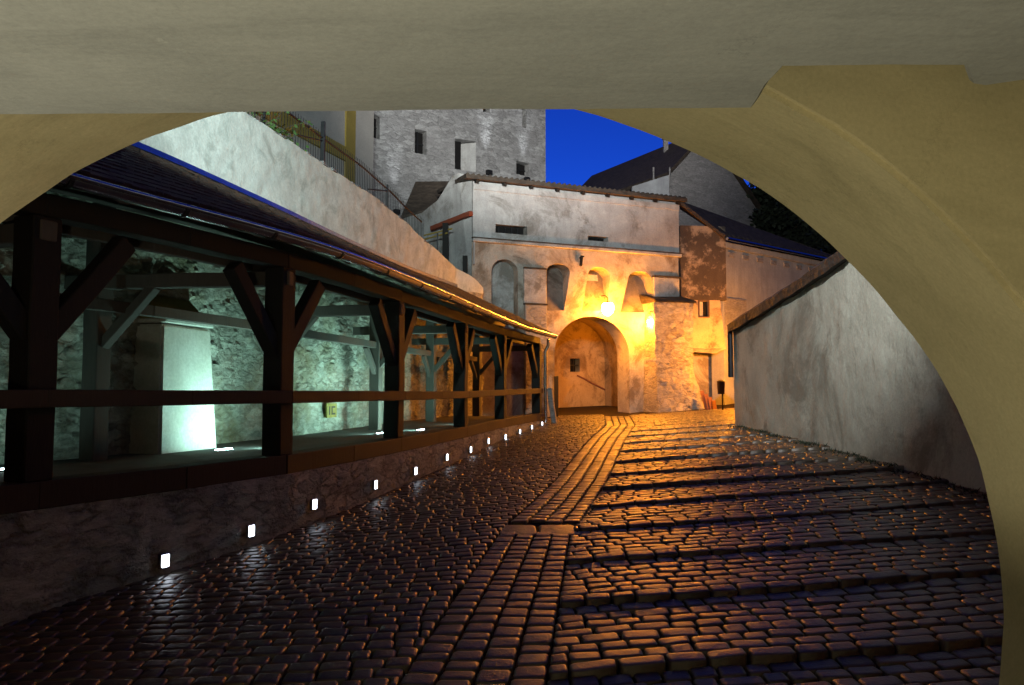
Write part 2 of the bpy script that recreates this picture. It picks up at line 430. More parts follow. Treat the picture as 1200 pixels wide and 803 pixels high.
# right-hand steps
for a, b in zip(RIS, RIS[1:]+[28.5]):
    if b < 3: continue
    rows = []; y = a
    first = True
    while y < b - .06:
        d = .15 if first else random.uniform(.135,.185)
        if b - (y+d) < .09: d = b - y
        rows.append((y, d, first and a < 22.4)); y += d; first = False
    for y, d, edge in rows:
        X = 9.4 + rj(.2)
        while True:
            w = random.uniform(.20,.36) if edge else random.uniform(.16,.31)
            xc = X - w/2; yy = y + d/2; yy += rshift(xc, yy)
            last = X - w < interp(SR, yy) + .05
            if last:
                w = X - interp(SR, yy) - .004; xc = X - w/2
                if w < .05: break
            if vis(xc, yy) and xc < 9.5 and yy < 28.3:
                place(xc, yy + rj(.012), (1, .035+rj(.05)), (-.035, 1), w-.009, d-.009, random.random(), edge)
            X -= w
            if last: break
# gutter strip: four long courses
Y = 2.4
def strip_at(Y, k): return interp(SL, Y) + (interp(SR, Y)-interp(SL, Y))*k
for k in range(4):
    Y = 2.4 + random.random()*.1
    while Y < 27.6:
        L = random.uniform(.13,.21)
        if 8.95 < Y < 9.5: Y += L; continue
        yc = Y+L/2; x0, x1 = strip_at(yc, k/4), strip_at(yc, (k+1)/4)
        dx = (strip_at(yc+.2,(k+.5)/4)-strip_at(yc-.2,(k+.5)/4))/.4
        t = Vector((dx,1,0)).normalized()
        w = (x1-x0)*t.y
        xc = (x0+x1)/2
        if vis(xc, yc): place(xc, yc, (1,-.0), (t.x, t.y), w-.010, L-.009, .35+.65*random.random())
        Y += L
# flat slab that interrupts the strip
xa, xb = interp(SL, 9.2)-.05, interp(SR, 9.2)+.05
for q in range(2):
    w = (xb-xa)/2
    cob.sett((xa+w*(q+.5), 9.22), (1,0), (0,1), w-.012, .5, zg((xa+xb)/2, 9.2)-.004, (0,.06), .05)
# left-hand small setts, slightly curved rows
Y = 2.3; row = 0
while Y < 28.2:
    d = random.uniform(.12,.17); row += 1
    X = interp(SL, Y) + .35 + random.random()*.1
    while X > front_x(Y) - .05:
        w = random.uniform(.14,.25); xc = X - w/2; yy = Y + d/2 + .12*math.sin((xc)*.7) + .05*(xc)
        lim = interp(SL, yy)
        if X > lim and xc - w/2 < lim - .04: w = lim - (X - w); xc = lim - w/2; X = lim
        if X <= lim + .001 and vis(xc, yy):
            place(xc, yy, (1, .03+rj(.05)), (0, 1), w-.008, d-.008, random.random()*.8)
        X -= w
    Y += d
# inside the gateway
me = bpy.data.meshes.new('cobbled_road'); me.from_pydata(cob.v, [], cob.f)
at_ = me.attributes.new('tone', 'FLOAT', 'FACE'); at_.data.foreach_set('value', cob.t)
me.materials.append(M_cob); road = bpy.data.objects.new('cobbled_road', me); COL.objects.link(road)
me.polygons.foreach_set('use_smooth', [True]*len(me.polygons)); me.set_sharp_from_angle(angle=R(58))
structure(road)

# ------------------------------------------------------------------ rough stone sheets
def rough_sheet(mbx, base_fn, z0, z1, nu, nz, amp, cell=(.36,.36,.15), thick=.5, back=True):
    """base_fn(t) -> (point, outward normal); closed solid with a stony front"""
    n0 = len(mbx.v)
    for i in range(nu+1):
        p, n = base_fn(i/nu)
        za, zb = z0(p) if callable(z0) else z0, z1(p) if callable(z1) else z1
        for j in range(nz+1):
            q = Vector((p.x, p.y, za + (zb-za)*j/nz))
            w = q + noise.noise_vector(q*2.3)*.09
            d, pts = noise.voronoi(Vector((w.x/cell[0], w.y/cell[1], w.z/cell[2])))
            e = min(1, (d[1]-d[0])*3.0)
            h = noise.cell(pts[0]*7.3)
            dd = amp*(e*(.55+.45*h) - .5) + amp*.7*noise.noise(q*1.1)
            mbx.v.append(tuple(q + n*dd))
    for i in range(nu):
        for j in range(nz):
            a = n0+i*(nz+1)+j; mbx.f.append((a, a+nz+1, a+nz+2, a+1))
    m = len(mbx.v)
    for i in range(nu+1):
        p, n = base_fn(i/nu)
        for j in (0, nz):
            v = Vector(mbx.v[n0+i*(nz+1)+j]); b = p - n*thick
            mbx.v.append((b.x, b.y, v.z))
    for i in range(nu):
        a0, a1 = n0+i*(nz+1), n0+(i+1)*(nz+1); b0, b1 = m+2*i, m+2*(i+1)
        mbx.f += [(a0+nz, a1+nz, b1+1, b0+1), (a0, b0, b1, a1), (b0, b0+1, b1+1, b1)]
    for i in (0, nu):
        a = n0+i*(nz+1); b = m+2*i
        mbx.f.append(tuple([a+j for j in range(nz+1)] + [b+1, b]))
def path_fn(d, side=-1, i0=0, i1=None):
    i1 = len(FRONT)-1 if i1 is None else i1
    def f(t):
        x = i0 + t*(i1-i0); i = min(int(x), len(FRONT)-2); k = x-i
        p = off(i, d).lerp(off(i+1, d), k); tt = tang(i).lerp(tang(i+1), k).normalized()
        return p, Vector((tt.y, -tt.x, 0))          # towards the street
    return f

FLOOR = -.86
# low wall beneath the walk (towards the street)
lw = thing('low_stone_wall', (-2.5, 12, -1.6), 'low dark stone wall with small white lights under the timber walkway', 'wall')
m = MB(); rough_sheet(m, path_fn(-.07), lambda p: min(zg(p.x+.3,p.y), zg(p.x,p.y))-.35, lambda p: -1.0+lift(p.y), 420, 24, .028, (.26,.26,.10), .45)
m.build('stone_facing', M_low, lw, 60)
# walkway floor
m = MB(); nF = len(FRONT)
for i in range(nF):
    for d, z in ((.42, 0),(2.9, 0)):
        p = off(i, d); m.v.append((p.x, p.y, FLOOR+lift(p.y)*.8))
for i in range(nF-1): m.f.append((2*i, 2*i+2, 2*i+3, 2*i+1))
structure(m.build('walkway_floor', M_stonef, smooth=60))

# retaining wall: stony below the lean-to roof, plastered above
WALL = 2.85
TOPZ = [(3,5.0),(20,5.0),(22,4.83),(23,4.63),(25,4.32),(26.4,3.97),(26.9,3.72),(27.2,3.45)]
rw = thing('retaining_wall', (-5, 14, FLOOR), 'tall pale floodlit retaining wall rising behind the covered walkway', 'wall')
WP = [off(i, WALL) for i in range(nF)]
WP += [Vector((-1.45,26.3,0)), Vector((-1.0,27.0,0))]
def wall_fn(t):
    x = t*(len(WP)-1); i = min(int(x), len(WP)-2); p = WP[i].lerp(WP[i+1], x-i)
    d = (WP[min(i+2,len(WP)-1)]-WP[max(i-1,0)]).normalized()
    return p, Vector((d.y,-d.x,0))
m = MB(); rough_sheet(m, wall_fn, FLOOR-.15, 3.42, 640, 84, .075, (.26,.26,.10), .6)
m.build('stone_facing', M_rubble, rw, 70)
m = MB(); rough_sheet(m, wall_fn, 3.424, lambda p: interp(TOPZ, p.y)+.02*noise.noise(p*1.3), 260, 22, .022, (.5,.5,.4), .6)
m.build('plaster_facing', M_white, rw, 70)
def wall_at_px(px, d):
    best = min(range(nF-1), key=lambda i: abs(600+915*off(i,d).x/off(i,d).y - px))
    return best
# rubble coping lumps on top of the wall
m = MB()
for i in range(4, nF-4):
    p = off(i, WALL+.3); z = interp(TOPZ, p.y)
    t = tang(i); n = Vector((-t.y,t.x,0))
    c = p + n*rj(.05); m.bar(c - t*.13, c + t*.13, .5, .07+random.random()*.05, jit=.02) if False else m.hexa(
        [c+Vector((0,0,z-.02))+t*a+n*b for a, b in ((-.11,-.28),(.11,-.28),(.11,.28),(-.11,.28))],
        [c+Vector((0,0,z+.05+rj(.02)))+t*a+n*b for a, b in ((-.09,-.22+rj(.04)),(.09,-.22),(.09,.24),(-.09,.24))])
m.build('coping', M_gable, rw)
# the white buttress with its sloping head
i0 = wall_at_px(192, 2.35); i1 = wall_at_px(256, 2.35)
bi = (i0+i1)//2; t = (off(i1,2.35)-off(i0,2.35)).normalized(); nrm = Vector((t.y,-t.x,0))
pc = at(224, 500, 11.6); pc.z = 0
hw = .66
b_ = [pc - t*hw, pc + t*hw, pc + t*hw - nrm*1.0, pc - t*hw - nrm*1.0]
tp = [pc - t*hw*.84 - nrm*.10, pc + t*hw*.84 - nrm*.10, b_[2]-t*.05, b_[3]+t*.05]
m = MB(); Z = Vector((0,0,1))
m.hexa([p+Z*(FLOOR-.05) for p in b_], [p+Z*(.98) for p in tp])
m.build('buttress', M_butt, rw, bevel=.035)
tq = [p - nrm*.0 for p in tp]
m = MB(); m.hexa([p + nrm*q + Z*1.0 for p, q in zip(tp,(.05,.05,0,0))], [p + nrm*q + Z*1.06 for p, q in zip(tp,(.05,.05,0,0))])
m.build('buttress_ledge', M_butt, rw, bevel=.012)
m = MB(); m.hexa([p + Z*1.062 for p in tp], [tp[0]-nrm*.45+Z*1.5, tp[1]-nrm*.45+Z*1.5, tp[2]+Z*1.52, tp[3]+Z*1.52])
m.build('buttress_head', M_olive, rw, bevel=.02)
# a second, shorter plaster pier further along
for px, Y_, w_, h_, mt_ in ((392,15.6,.0,0,None),):
    pass

# ------------------------------------------------------------------ covered walk (timber)
cw = thing('covered_walkway', (-2.5, 13, FLOOR), 'dark timber covered walkway with posts, railing and shingled lean-to roof', 'walkway')
GUT = 1.78
def zadd(p, z): return Vector((p.x, p.y, z))
for k, i in enumerate(NST):
    p = off(i, .08); t = tang(i); L = lift(p.y)
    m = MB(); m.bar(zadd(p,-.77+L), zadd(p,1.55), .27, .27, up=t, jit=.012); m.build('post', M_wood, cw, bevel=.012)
    for s in (-1, 1):
        if (k == 0 and s == -1): continue
        if k == 6 and s == 1: continue
        j = max(0, min(nF-1, i + s*5)); q = off(j, .08); d = (q-p).normalized()
        m = MB(); m.bar(zadd(p + d*.08, .50), zadd(p + d*.88, 1.46), .17, .19, up=t, jit=.01); m.build('brace', M_wood, cw, bevel=.01)
# back posts, tie beams and their braces
INN = {1: None, 2: (-5.35,10.05), 3: (-4.22,13.9)}
for k, i in enumerate(NST):
    p = off(i, .08); t = tang(i); n = Vector((-t.y,t.x,0))
    q = Vector((*INN[k],0)) if INN.get(k) else off(i, 2.1)
    if k == 2: pass
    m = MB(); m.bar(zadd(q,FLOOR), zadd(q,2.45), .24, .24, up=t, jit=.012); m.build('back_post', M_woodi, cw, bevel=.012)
    d = (q-p).normalized()
    m = MB(); m.bar(zadd(p - d*.15,1.42), zadd(q + d*.55,1.42), .16, .18, jit=.008); m.build('tie_beam', M_woodi, cw, bevel=.01)
    m = MB(); m.bar(zadd(q - d*.08,.60), zadd(q - d*.78,1.36), .12, .13, up=t, jit=.006); m.build('brace', M_woodi, cw, bevel=.008)
    for s in (-1, 1):
        if k in (0,) and s < 0 or k == 6 and s > 0: continue
        qq = off(max(0,min(nF-1,i+5*s)), 2.1) - off(i,2.1); dd = qq.normalized()
        if k == 2: continue
        m = MB(); m.bar(zadd(q+dd*.08, .45), zadd(q+dd*.62, 1.02), .10, .12, up=t, jit=.006); m.build('brace', M_woodi, cw, bevel=.008)
def along(d, z, w, h, mat, name, i0=0, i1=nF-1, step=9, zf=None, jit=.008, parent=cw):
    """a beam per bay, butted end to end"""
    for a in range(i0, i1, step*2):
        b = min(a+step*2, i1); m = MB()
        for c in range(a, b, step):
            e = min(c+step, b)
            p, q = off(c, d), off(e, d)
            zz = lambda P: z + (zf(P.y) if zf else 0)
            m.bar(zadd(p, zz(p)), zadd(q, zz(q)), w, h, jit=jit)
        m.build(name, mat, parent, bevel=.008)
along(.08, -.885, .30, .235, M_rail, 'sill_beam', zf=lift)
along(-.10, -.055, .06, .155, M_rail, 'handrail', zf=lambda y: lift(y))
along(.08, 1.655, .24, .20, M_wood, 'wall_plate')
along(2.1, 1.085, .11, .15, M_woodi, 'back_rail')
along(1.2, 2.20, .14, .16, M_woodi, 'purlin')
along(2.1, 2.56, .16, .18, M_woodi, 'back_plate')
along(.55, 1.60, .10, .12, M_woodi, 'inner_plate')
SLOPE = (3.50-1.90)/(WALL+.42)
def roofz(d): return 1.90 + (d+.42)*SLOPE
m = MB()
for i in range(2, nF, 4):                      # rafters carry the boards
    pass
for i in range(1, nF-1, 5):
    p, q = off(i, -.36), off(i, WALL-.02)
    m = MB(); m.bar(zadd(p, roofz(-.36)-.125), zadd(q, roofz(WALL-.02)-.125), .10, .13); m.build('rafter', M_woodi, cw)
m = MB()
for i in range(nF):
    for d in (-.42, WALL-.03):
        p = off(i, d); m.v.append((p.x,p.y,roofz(d)-.055)); m.v.append((p.x,p.y,roofz(d)))
for i in range(nF-1):
    a = 4*i; b = a+4
    m.f += [(a+1,b+1,b+3,a+3),(a,a+2,b+2,b),(a,b,b+1,a+1),(a+2,a+3,b+3,b+2)]
m.f += [(0,1,3,2),(4*(nF-1),4*(nF-1)+2,4*(nF-1)+3,4*(nF-1)+1)]
roof = m.build('roof', M_roof, cw)
# rows of thin shingles laid over the boards
m = MB()
ncr = 15
for r in range(ncr):
    d0 = -.44 + r*(WALL+.40)/ncr; d1 = d0 + (WALL+.40)/ncr*1.12
    for i in range(nF-1):
        for h in range(2):
            a0, a1 = i+h*.5, i+h*.5+.5
            def P(x, d, z):
                k = min(int(x), nF-2); p = off(k,d).lerp(off(k+1,d), x-k); return Vector((p.x,p.y,z))
            e = rj(.012); u = .022+rj(.006)
            m.add([P(a0+.01,d0+e,roofz(d0)+u),P(a1-.01,d0+e,roofz(d0)+u),P(a1-.01,min(d1,WALL-.03),roofz(d1)+.008),P(a0+.01,min(d1,WALL-.03),roofz(d1)+.008),
                   P(a0+.01,d0+e,roofz(d0)+.002),P(a1-.01,d0+e,roofz(d0)+.002)], [(0,1,2,3),(4,5,1,0)])
m.build('shingles', M_roof, roof)
m = MB()                                        # zinc flashing where roof meets wall
for i in range(nF-1):
    p, q = off(i, WALL-.05), off(i+1, WALL-.05); p2, q2 = off(i, WALL-.17), off(i+1, WALL-.17)
    z1, z2 = 3.47+.03, roofz(WALL-.17)+.035
    m.add([zadd(p,z1),zadd(q,z1),zadd(q2,z2),zadd(p2,z2),zadd(p,z1+.09),zadd(q,z1+.09)], [(0,1,2,3),(4,5,1,0)])
m.build('flashing', M_zinc, cw, 40)
gx = [off(i,-.50) for i in range(nF)]           # half-round gutter
gt = MB(); ng = 8
for i in range(nF):
    t = tang(i); n = Vector((t.y,-t.x,0)); c = zadd(gx[i], 1.80)
    for r_ in (.085, .078):
        for k in range(ng+1):
            a = math.pi*(1 + k/ng); gt.v.append(tuple(c + n*(r_*math.cos(a)) + Z*(r_*1.0*math.sin(a))))
w = 2*(ng+1)
for i in range(nF-1):
    for k in range(ng):
        a = i*w+k; gt.f.append((a, a+1, a+w+1, a+w)); a += ng+1; gt.f.append((a, a+w, a+w+1, a+1))
    for k in (0, ng):
        a = i*w+k; gt.f.append((a, a+w, a+w+ng+1, a+ng+1))
gut = gt.build('gutter', M_zinc, cw, 50)
gt = MB(); gt.tube([zadd(off(i,-.50)-Vector((0,0,0))+Vector((tang(i).y,-tang(i).x,0))*.085, 1.80) for i in range(nF)], .026, 8); gt.build('gutter_bead', M_zinc, gut, 60)
for i in range(3, nF, 7):
    t = tang(i); n = Vector((t.y,-t.x,0)); c = zadd(gx[i], 1.80); m = MB()
    pts = [c + n*(.094*math.cos(math.pi*(1+k/8))) + Z*(.094*math.sin(math.pi*(1+k/8))) for k in range(9)]
    pts.append(pts[-1]+Z*.03)
    pts.insert(0, pts[0]+Z*.05 - n*.05)
    for a, b in zip(pts, pts[1:]): m.bar(a, b, .035, .008, up=n+Vector((0,0,.01)))
    m.build('gutter_bracket', M_iron, gut)
# downpipe and leaning end post at the far end
p = off(nF-1,-.30); t = tang(nF-1)
m = MB(); m.tube([zadd(p,1.72), zadd(p,1.5), zadd(off(nF-1,-.2),1.3), zadd(off(nF-1,-.2),.2), zadd(off(nF-1,-.2)+t*.1,-.95)], .05, 10); m.build('downpipe', M_zinc, cw, 60)
m = MB(); m.bar(zadd(p+t*.15,.15), zadd(p+t*.32+Vector((.12,0,0)),-1.05), .16, .16, up=t, jit=.01); m.build('stone_bollard', M_gable, cw, bevel=.02)

# lights set in the low wall
ORD = ['nearest the camera','second from the camera','third from the camera','fourth from the camera','fifth from the camera','sixth from the camera',
       'seventh from the camera','fifth from the far end','fourth from the far end','third from the far end','second from the far end','nearest the gate']
LP = [(191,657),(292,622),(366,591),(438,568),(485,552),(522,536),(550,527),(571,517),(591,512),(608,506),(622,501),(634,497)]
LFRONT = [off(i,-.10) for i in range(nF)]
proto = None
for k, (px, py) in enumerate(LP):
    i = min(range(nF), key=lambda i: abs(600+915*LFRONT[i].x/LFRONT[i].y - px))
    Pn = Plane((LFRONT[max(0,i-2)].x, LFRONT[max(0,i-2)].y), (LFRONT[min(nF-1,i+2)].x, LFRONT[min(nF-1,i+2)].y))
    c = Pn.pp(px, py)
    ang = math.atan2(Pn.u.y, Pn.u.x)
    lab = 'small white rectangular light low in the stone wall, ' + ORD[k]
    if proto is None:
        root = thing('wall_light', (0,0,0), lab, 'wall light', 'lights set in the low wall')
        m = MB(); m.box((-.055,-.012,-.075),(.055,.03,.075)); fr = m.build('frame', M_steel, root, bevel=.006)
        m = MB(); m.box((-.042,-.022,-.060),(.042,-.0125,.060)); ln = m.build('lens', M_led, root, bevel=.004)
        proto = (root, fr, ln)
    else:
        root = proto[0].copy(); COL.objects.link(root); root['label'] = lab
        for ch in proto[1:]:
            c2 = ch.copy(); COL.objects.link(c2); c2.parent = root
    root.location = c + Pn.n*.022; root.rotation_euler = (0,0,ang)

# floor lamps behind the railing washing the wall
FL = [(-9,550,8.5,.5),(262,527,11.6,.42),(318,524.5,12.1,.36),(493,504,17.6,.45),(446,506,16.2,.4),(543,490,20.2,.4),(589,483,24.0,.4)]
FLAB = ['cool white floor lamp strip at the left edge of the walkway','cool white floor lamp strip at the foot of the white buttress',
        'cool white floor lamp strip beside the second front post','cool white floor lamp strip far along the walkway, just right of the third front post',
        'cool white floor lamp strip behind the third front post','cool white floor lamp strip behind the fourth front post','cool white floor lamp strip behind the fifth front post']
for k, (px, py, Y_, L_) in enumerate(FL):
    c = at(px, py, Y_); c.z = FLOOR + .0
    i = min(range(nF), key=lambda i: abs(FRONT[i].y - (c.y-.3))); t = tang(i); n = Vector((-t.y,t.x,0))
    root = thing('floor_lamp', c, FLAB[k], 'floor lamp', 'floor lamps washing the stone wall')
    m = MB(); m.bar(c - t*L_/2 + Z*.010, c + t*L_/2 + Z*.010, .09, .02); m.build('housing', M_steel, root, bevel=.006)
    m = MB(); m.bar(c - t*(L_/2-.03) + Z*.026, c + t*(L_/2-.03) + Z*.026, .055, .010); m.build('tube', M_tube, root, bevel=.004)

# small yellow notice on the stone wall
i = wall_at_px(388, WALL-.08); a, b = off(i-2,WALL-.05), off(i+2,WALL-.05); SP = Plane((a.x,a.y),(b.x,b.y))
u0, v0 = SP.uv(382,473); u1, v1 = SP.uv(393,489); 
sg = thing('wall_notice', SP.pp(387,481,.03), 'small yellow notice with dark strokes on the stone wall behind the walkway', 'sign')
m = MB(); SP.box(m, u0, u1, v1, v0, .0, .03); m.build('board', M_sign, sg)
w_, h_ = u1-u0, v0-v1; m = MB()
SP.box(m, u0+w_*.20, u0+w_*.30, v1+h_*.2, v1+h_*.8, .0302, .036)
SP.box(m, u0+w_*.45, u0+w_*.55, v1+h_*.2, v1+h_*.8, .0302, .036)
SP.box(m, u0+w_*.555, u0+w_*.82, v1+h_*.2, v1+h_*.32, .0302, .036); SP.box(m, u0+w_*.555, u0+w_*.82, v1+h_*.68, v1+h_*.8, .0302, .036)
m.build('lettering', M_signd, sg)

# ------------------------------------------------------------------ iron railing on the wall, ivy
ir = thing('iron_railing', (-4.8,16,5), 'black wrought iron railing along the top of the floodlit wall', 'railing')
RO = WALL+.42
i0 = wall_at_px(150, RO); i1 = nF-8
def rp(i, z): p = off(i, RO); return Vector((p.x, p.y, interp(TOPZ,p.y)+z))
m = MB(); m.tube([rp(i,.86) for i in range(i0,i1,2)], .022, 6); m.build('top_rail', M_iron, ir)
m = MB(); m.tube([rp(i,.16) for i in range(i0,i1,2)], .014, 6); m.build('bottom_rail', M_iron, ir)
m = MB()
for i in range(i0, i1-1):
    for h in (0,.5):
        p = rp(i,0).lerp(rp(i+1,0), h); m.tube([p+Z*.16, p+Z*1.0], .007, 5)
m.build('bars', M_iron, ir)
for px in (300, 375, 453, 512):
    i = wall_at_px(px, RO); p = rp(i,0); m = MB()
    m.bar(p, p+Z*(1.25 if px == 375 else .98), .09 if px == 375 else .05, .09 if px == 375 else .05); m.build('post', M_iron, ir)
    if px in (375, 453):
        q = p - tang(i)*1.3; m = MB(); m.tube([p+Z*.80, q+Z*.52], .018, 6); m.build('stay_bar', M_iron, ir)

iv = thing('climbing_plant', at(310,150,14.6), 'green climbing plant sprig on the iron railing above the wall', 'plant')
m = MB(); ls = MB(); 
iw = wall_at_px(305, RO)
for s_ in range(9):
    p = rp(iw, .12); pts = [p]
    d = tang(iw)*rj(1.5) + Vector((rj(.2)+.1, rj(.2), .25+random.random()*.45))
    for q in range(7):
        p = p + d*.13; d += Vector((rj(.3),rj(.3),rj(.3)-.06)); pts.append(p)
        for l in range(4):
            c = p + Vector((rj(.12),rj(.12),rj(.10))); a = Vector((rj(1),rj(1),rj(.6))).normalized()*.055; b = a.orthogonal().normalized()*.035
            ls.add([c-a, c+b, c+a, c-b], [(0,1,2,3)])
    m.tube(pts, .008, 4)
m.build('stem', M_bark, iv); ls.build('leaves', M_leaf, iv)

# terrace ground behind the wall
m = MB(); n0 = 0
for i in range(nF):
    p = off(i, WALL+.55); q = off(i, 30); m.v += [(p.x,p.y,min(4.85, interp(TOPZ,p.y)-.1)), (q.x,q.y,4.9)]
for i in range(nF-1): m.f.append((2*i,2*i+2,2*i+3,2*i+1))
m.v += [(-1.6,28.6,4.0),(-2.2,70,4.9),(-40,70,4.9)]
k_ = 2*(nF-1); m.f.append((k_, len(m.v)-3, len(m.v)-2, len(m.v)-1, k_+1))
structure(m.build('terrace_ground', M_earth))

# ------------------------------------------------------------------ yellow house
YH = Plane((-7.9,27.0),(-5.85,33.0))
yh = thing('yellow_house', (-7,30,4.8), 'white house with yellow trim above the railing, left of the stone tower', 'house')
uR = YH.uv(437,180)[0]
outl = [(-10,4.7),(uR,4.7),(uR,15),(-10,15)]
wu, wv = YH.uv(376,150)
YH.slab('wall', outl, [[(u_-.5,v_),(u_+.5,v_),(u_+.5,v_+1.7),(u_-.5,v_+1.7)] for u_, v_ in ((1.0,11.6),(-2.2,11.6),(-2.0,6.5))], .5, M_housew, yh)
m = MB(); u0 = YH.uv(404,160)[0]; u1 = YH.uv(415,160)[0]; YH.box(m, u0, u1, 4.8, 14.9, .002, .07); m.build('pilaster', M_housey, yh)
ub, vb = YH.uv(412,178)
m = MB(); YH.box(m, -9.9, u0-.002, vb-.55, vb, .002, .12); m.build('string_course', M_housey, yh)
m = MB(); YH.box(m, u1+.02, uR-.03, 4.8, 14.9, .002, .04); m.build('corner_band', M_housew, yh)
for u_, v_ in ((1.0,11.6),(-2.2,11.6),(-2.0,6.5)):
    m = MB(); YH.box(m, u_-.5, u_+.5, v_, v_+1.7, -.30, -.27); w0 = m.build('window', M_dark, yh)
    m = MB(); YH.box(m, u_-.04, u_+.04, v_, v_+1.7, -.268, -.22); YH.box(m, u_-.5, u_-.04, v_+1.05, v_+1.12, -.268, -.22); YH.box(m, u_+.04, u_+.5, v_+1.05, v_+1.12, -.268, -.22); m.build('window_frame', M_frame, w0)
m = MB(); a = YH.pt(-10.2,15,.5); b = YH.pt(uR+.1,15,.5); c = YH.pt(uR+.1,18,-5); d = YH.pt(-10.2,18,-5); m.prism([a,b,c,d], (0,0,.2)); m.build('roof', M_roof2, yh)

# ------------------------------------------------------------------ stone tower
TW = Plane(((438-600)/915*36, 36.0), ((640-600)/915*41.5, 41.5))
tw = thing('stone_tower', (-3,39,4.8), 'massive grey rubble stone tower with small dark windows rising behind the gate', 'tower')
rects = [((427,128),(445,137),(445,164),(427,157)), ((486,151),(500,154),(500,182),(486,179)), ((533,162),(558,166),(558,202),(533,198)),
         ((605,188),(620,192),(620,207),(605,204)), ((612,126),(617,127),(617,151),(612,149)), ((566,122),(574,124),(574,132),(566,131))]
holes = []
for r in rects:
    h = [TW.uv(*q) for q in r]; holes.append(h)
ul = TW.uv(437,200)[0]; ur = TW.uv(639.5,200)[0]
ul = min(ul, min(p[0] for h in holes for p in h)-.5)
TW.slab('wall', [(ul,4.5),(ur,4.5),(ur,24),(ul,24)], holes, 1.0, M_tower, tw, 20)
m = MB(); TW.box(m, ul, ur, 4.5, 24, -10, -1.35); m.build('core', M_dark, tw)
m = MB(); TW.box(m, ur-1.0, ur-.02, 4.5, 23.9, -9.8, -1.001); TW.box(m, ul+.02, ul+1.0, 4.5, 23.9, -9.8, -1.001); m.build('side_wall', M_tower, tw)
m = MB()
a = [TW.pt(ul-.6,24,.6), TW.pt(ur+.6,24,.6), TW.pt(ur+.6,24,-10.6), TW.pt(ul-.6,24,-10.6)]; ap = TW.pt((ul+ur)/2,34,-5)
m.add(a+[ap], [(0,1,4),(1,2,4),(2,3,4),(3,0,4),(3,2,1,0)]); m.build('roof', M_roof2, tw)
m = MB()                                        # buttress-like stone jamb in the tall opening
h = holes[2]; us = [p[0] for p in h]; m.add([TW.pt(us[0]+.45,h[3][1]+.02,-.75), TW.pt(us[1]-.01,h[2][1]+.02,-.01), TW.pt(us[1]-.01,h[1][1]-.05,-.01), TW.pt(us[0]+.45,h[0][1]-.05,-.75),
       TW.pt(us[1]-.01,h[2][1]+.02,-.95), TW.pt(us[1]-.01,h[1][1]-.05,-.95)], [(0,1,2,3),(0,3,5,4),(0,4,1),(3,2,5),(1,4,5,2)])
m.build('opening_reveal', M_gate, tw)
for h in holes:
    u0 = min(p[0] for p in h)-.03; u1 = max(p[0] for p in h)+.03; v0 = min(p[1] for p in h)-.03; v1 = max(p[1] for p in h)+.03
    if h is holes[2]: u1 = u0 + .62
    m = MB(); TW.box(m, u0, u1, v0, v1, -.60, -.42); m.build('window', M_dark, tw)
for h in (holes[0], holes[1], holes[3]):
    u0 = min(p[0] for p in h); u1 = max(p[0] for p in h); v0 = min(p[1] for p in h); v1 = max(p[1] for p in h)
    m = MB(); um = (u0+u1)/2; TW.box(m, um-.035, um+.035, v0-.1, v1+.1, -.40, -.35); TW.box(m, u0-.1, um-.036, (v0+v1)/2-.03, (v0+v1)/2+.03, -.40, -.35); TW.box(m, um+.036, u1+.1, (v0+v1)/2-.03, (v0+v1)/2+.03, -.40, -.35)
    m.build('window_bars', M_iron, tw)

# ------------------------------------------------------------------ gate tower
GT = Plane((-1.40,27.2), (6.54,30.4)); GL = GT.len
gt_ = thing('gate_tower', (2.5,28.8,-.9), 'pale plastered gatehouse with arched gateway, three tall recesses and tiled eaves', 'gatehouse')
g = GT.uv
zt = 7.45
# upper storey
uS0, vS0 = g(556,282)
VS = 5.30                                        # string course height
def rect(px0, py0, px1, py1):
    a = g(px0, py0); b = g(px1, py1); return [(a[0],b[1]),(b[0],b[1]),(b[0],a[1]),(a[0],a[1])]
upper = [(0,VS),(GL,VS),(GL,zt),(0,zt)]
slits = [rect(580,263,617,276), rect(688,276.5,712,284)]
GT.slab('upper_wall', upper, slits, .8, M_gate, gt_, out=.06)
for s_ in slits:
    u0, u1, v0, v1 = s_[0][0], s_[1][0], s_[0][1], s_[2][1]
    m = MB(); GT.box(m, u0, u1, v0, v1, -.55, -.30); w_ = m.build('slit_window', M_dark, gt_)
    m = MB(); n_ = 5
    for q in range(1, n_): GT.box(m, u0+(u1-u0)*q/n_-.02, u0+(u1-u0)*q/n_+.02, v0, v1, -.298, -.25)
    m.build('window_bars', M_iron, w_)
# lower storey with the arch, the niches and the recesses
a0 = g(650,487)[0]; a1 = g(738,487)[0]; vs = g(694,415)[1]; vt = g(694,371)[1]
arch = [(a0,-1.3),(a1,-1.3)] + archpts(a0, a1, vs, vt, 24)
nl0 = g(576,330)[0]; nl1 = g(607,330)[0]; nv0 = g(590,385)[1]; nvs = g(590,318)[1]; nvt = g(592,304)[1]
niche = [(nl0,nv0),(nl1,nv0)] + archpts(nl0, nl1, nvs, nvt, 12)
recs = []
for (tx0,tx1,ty,bx0,bx1,by) in ((640.5,668,309,641,661,364),(689,715,313,682,711,364),(736,764,318,727,766,366)):
    tl = g(tx0,ty+9); tr = g(tx1,ty+10); bl = g(bx0,by); br = g(bx1,by); tt = g((tx0+tx1)/2, ty)
    recs.append([bl, br] + archpts(tl[0], tr[0], min(tl[1],tr[1]), tt[1], 10))
uPL = g(640,330)[0]; uPR = g(766,340)[0]
lower = [(0,-1.3),(a0-.35,-1.3),(a0-.351,-1.3),(GL,-1.3),(GL,VS-.004),(0,VS-.004)]
lower = [(0,-1.4),(GL,-1.4),(GL,VS-.004),(0,VS-.004)]
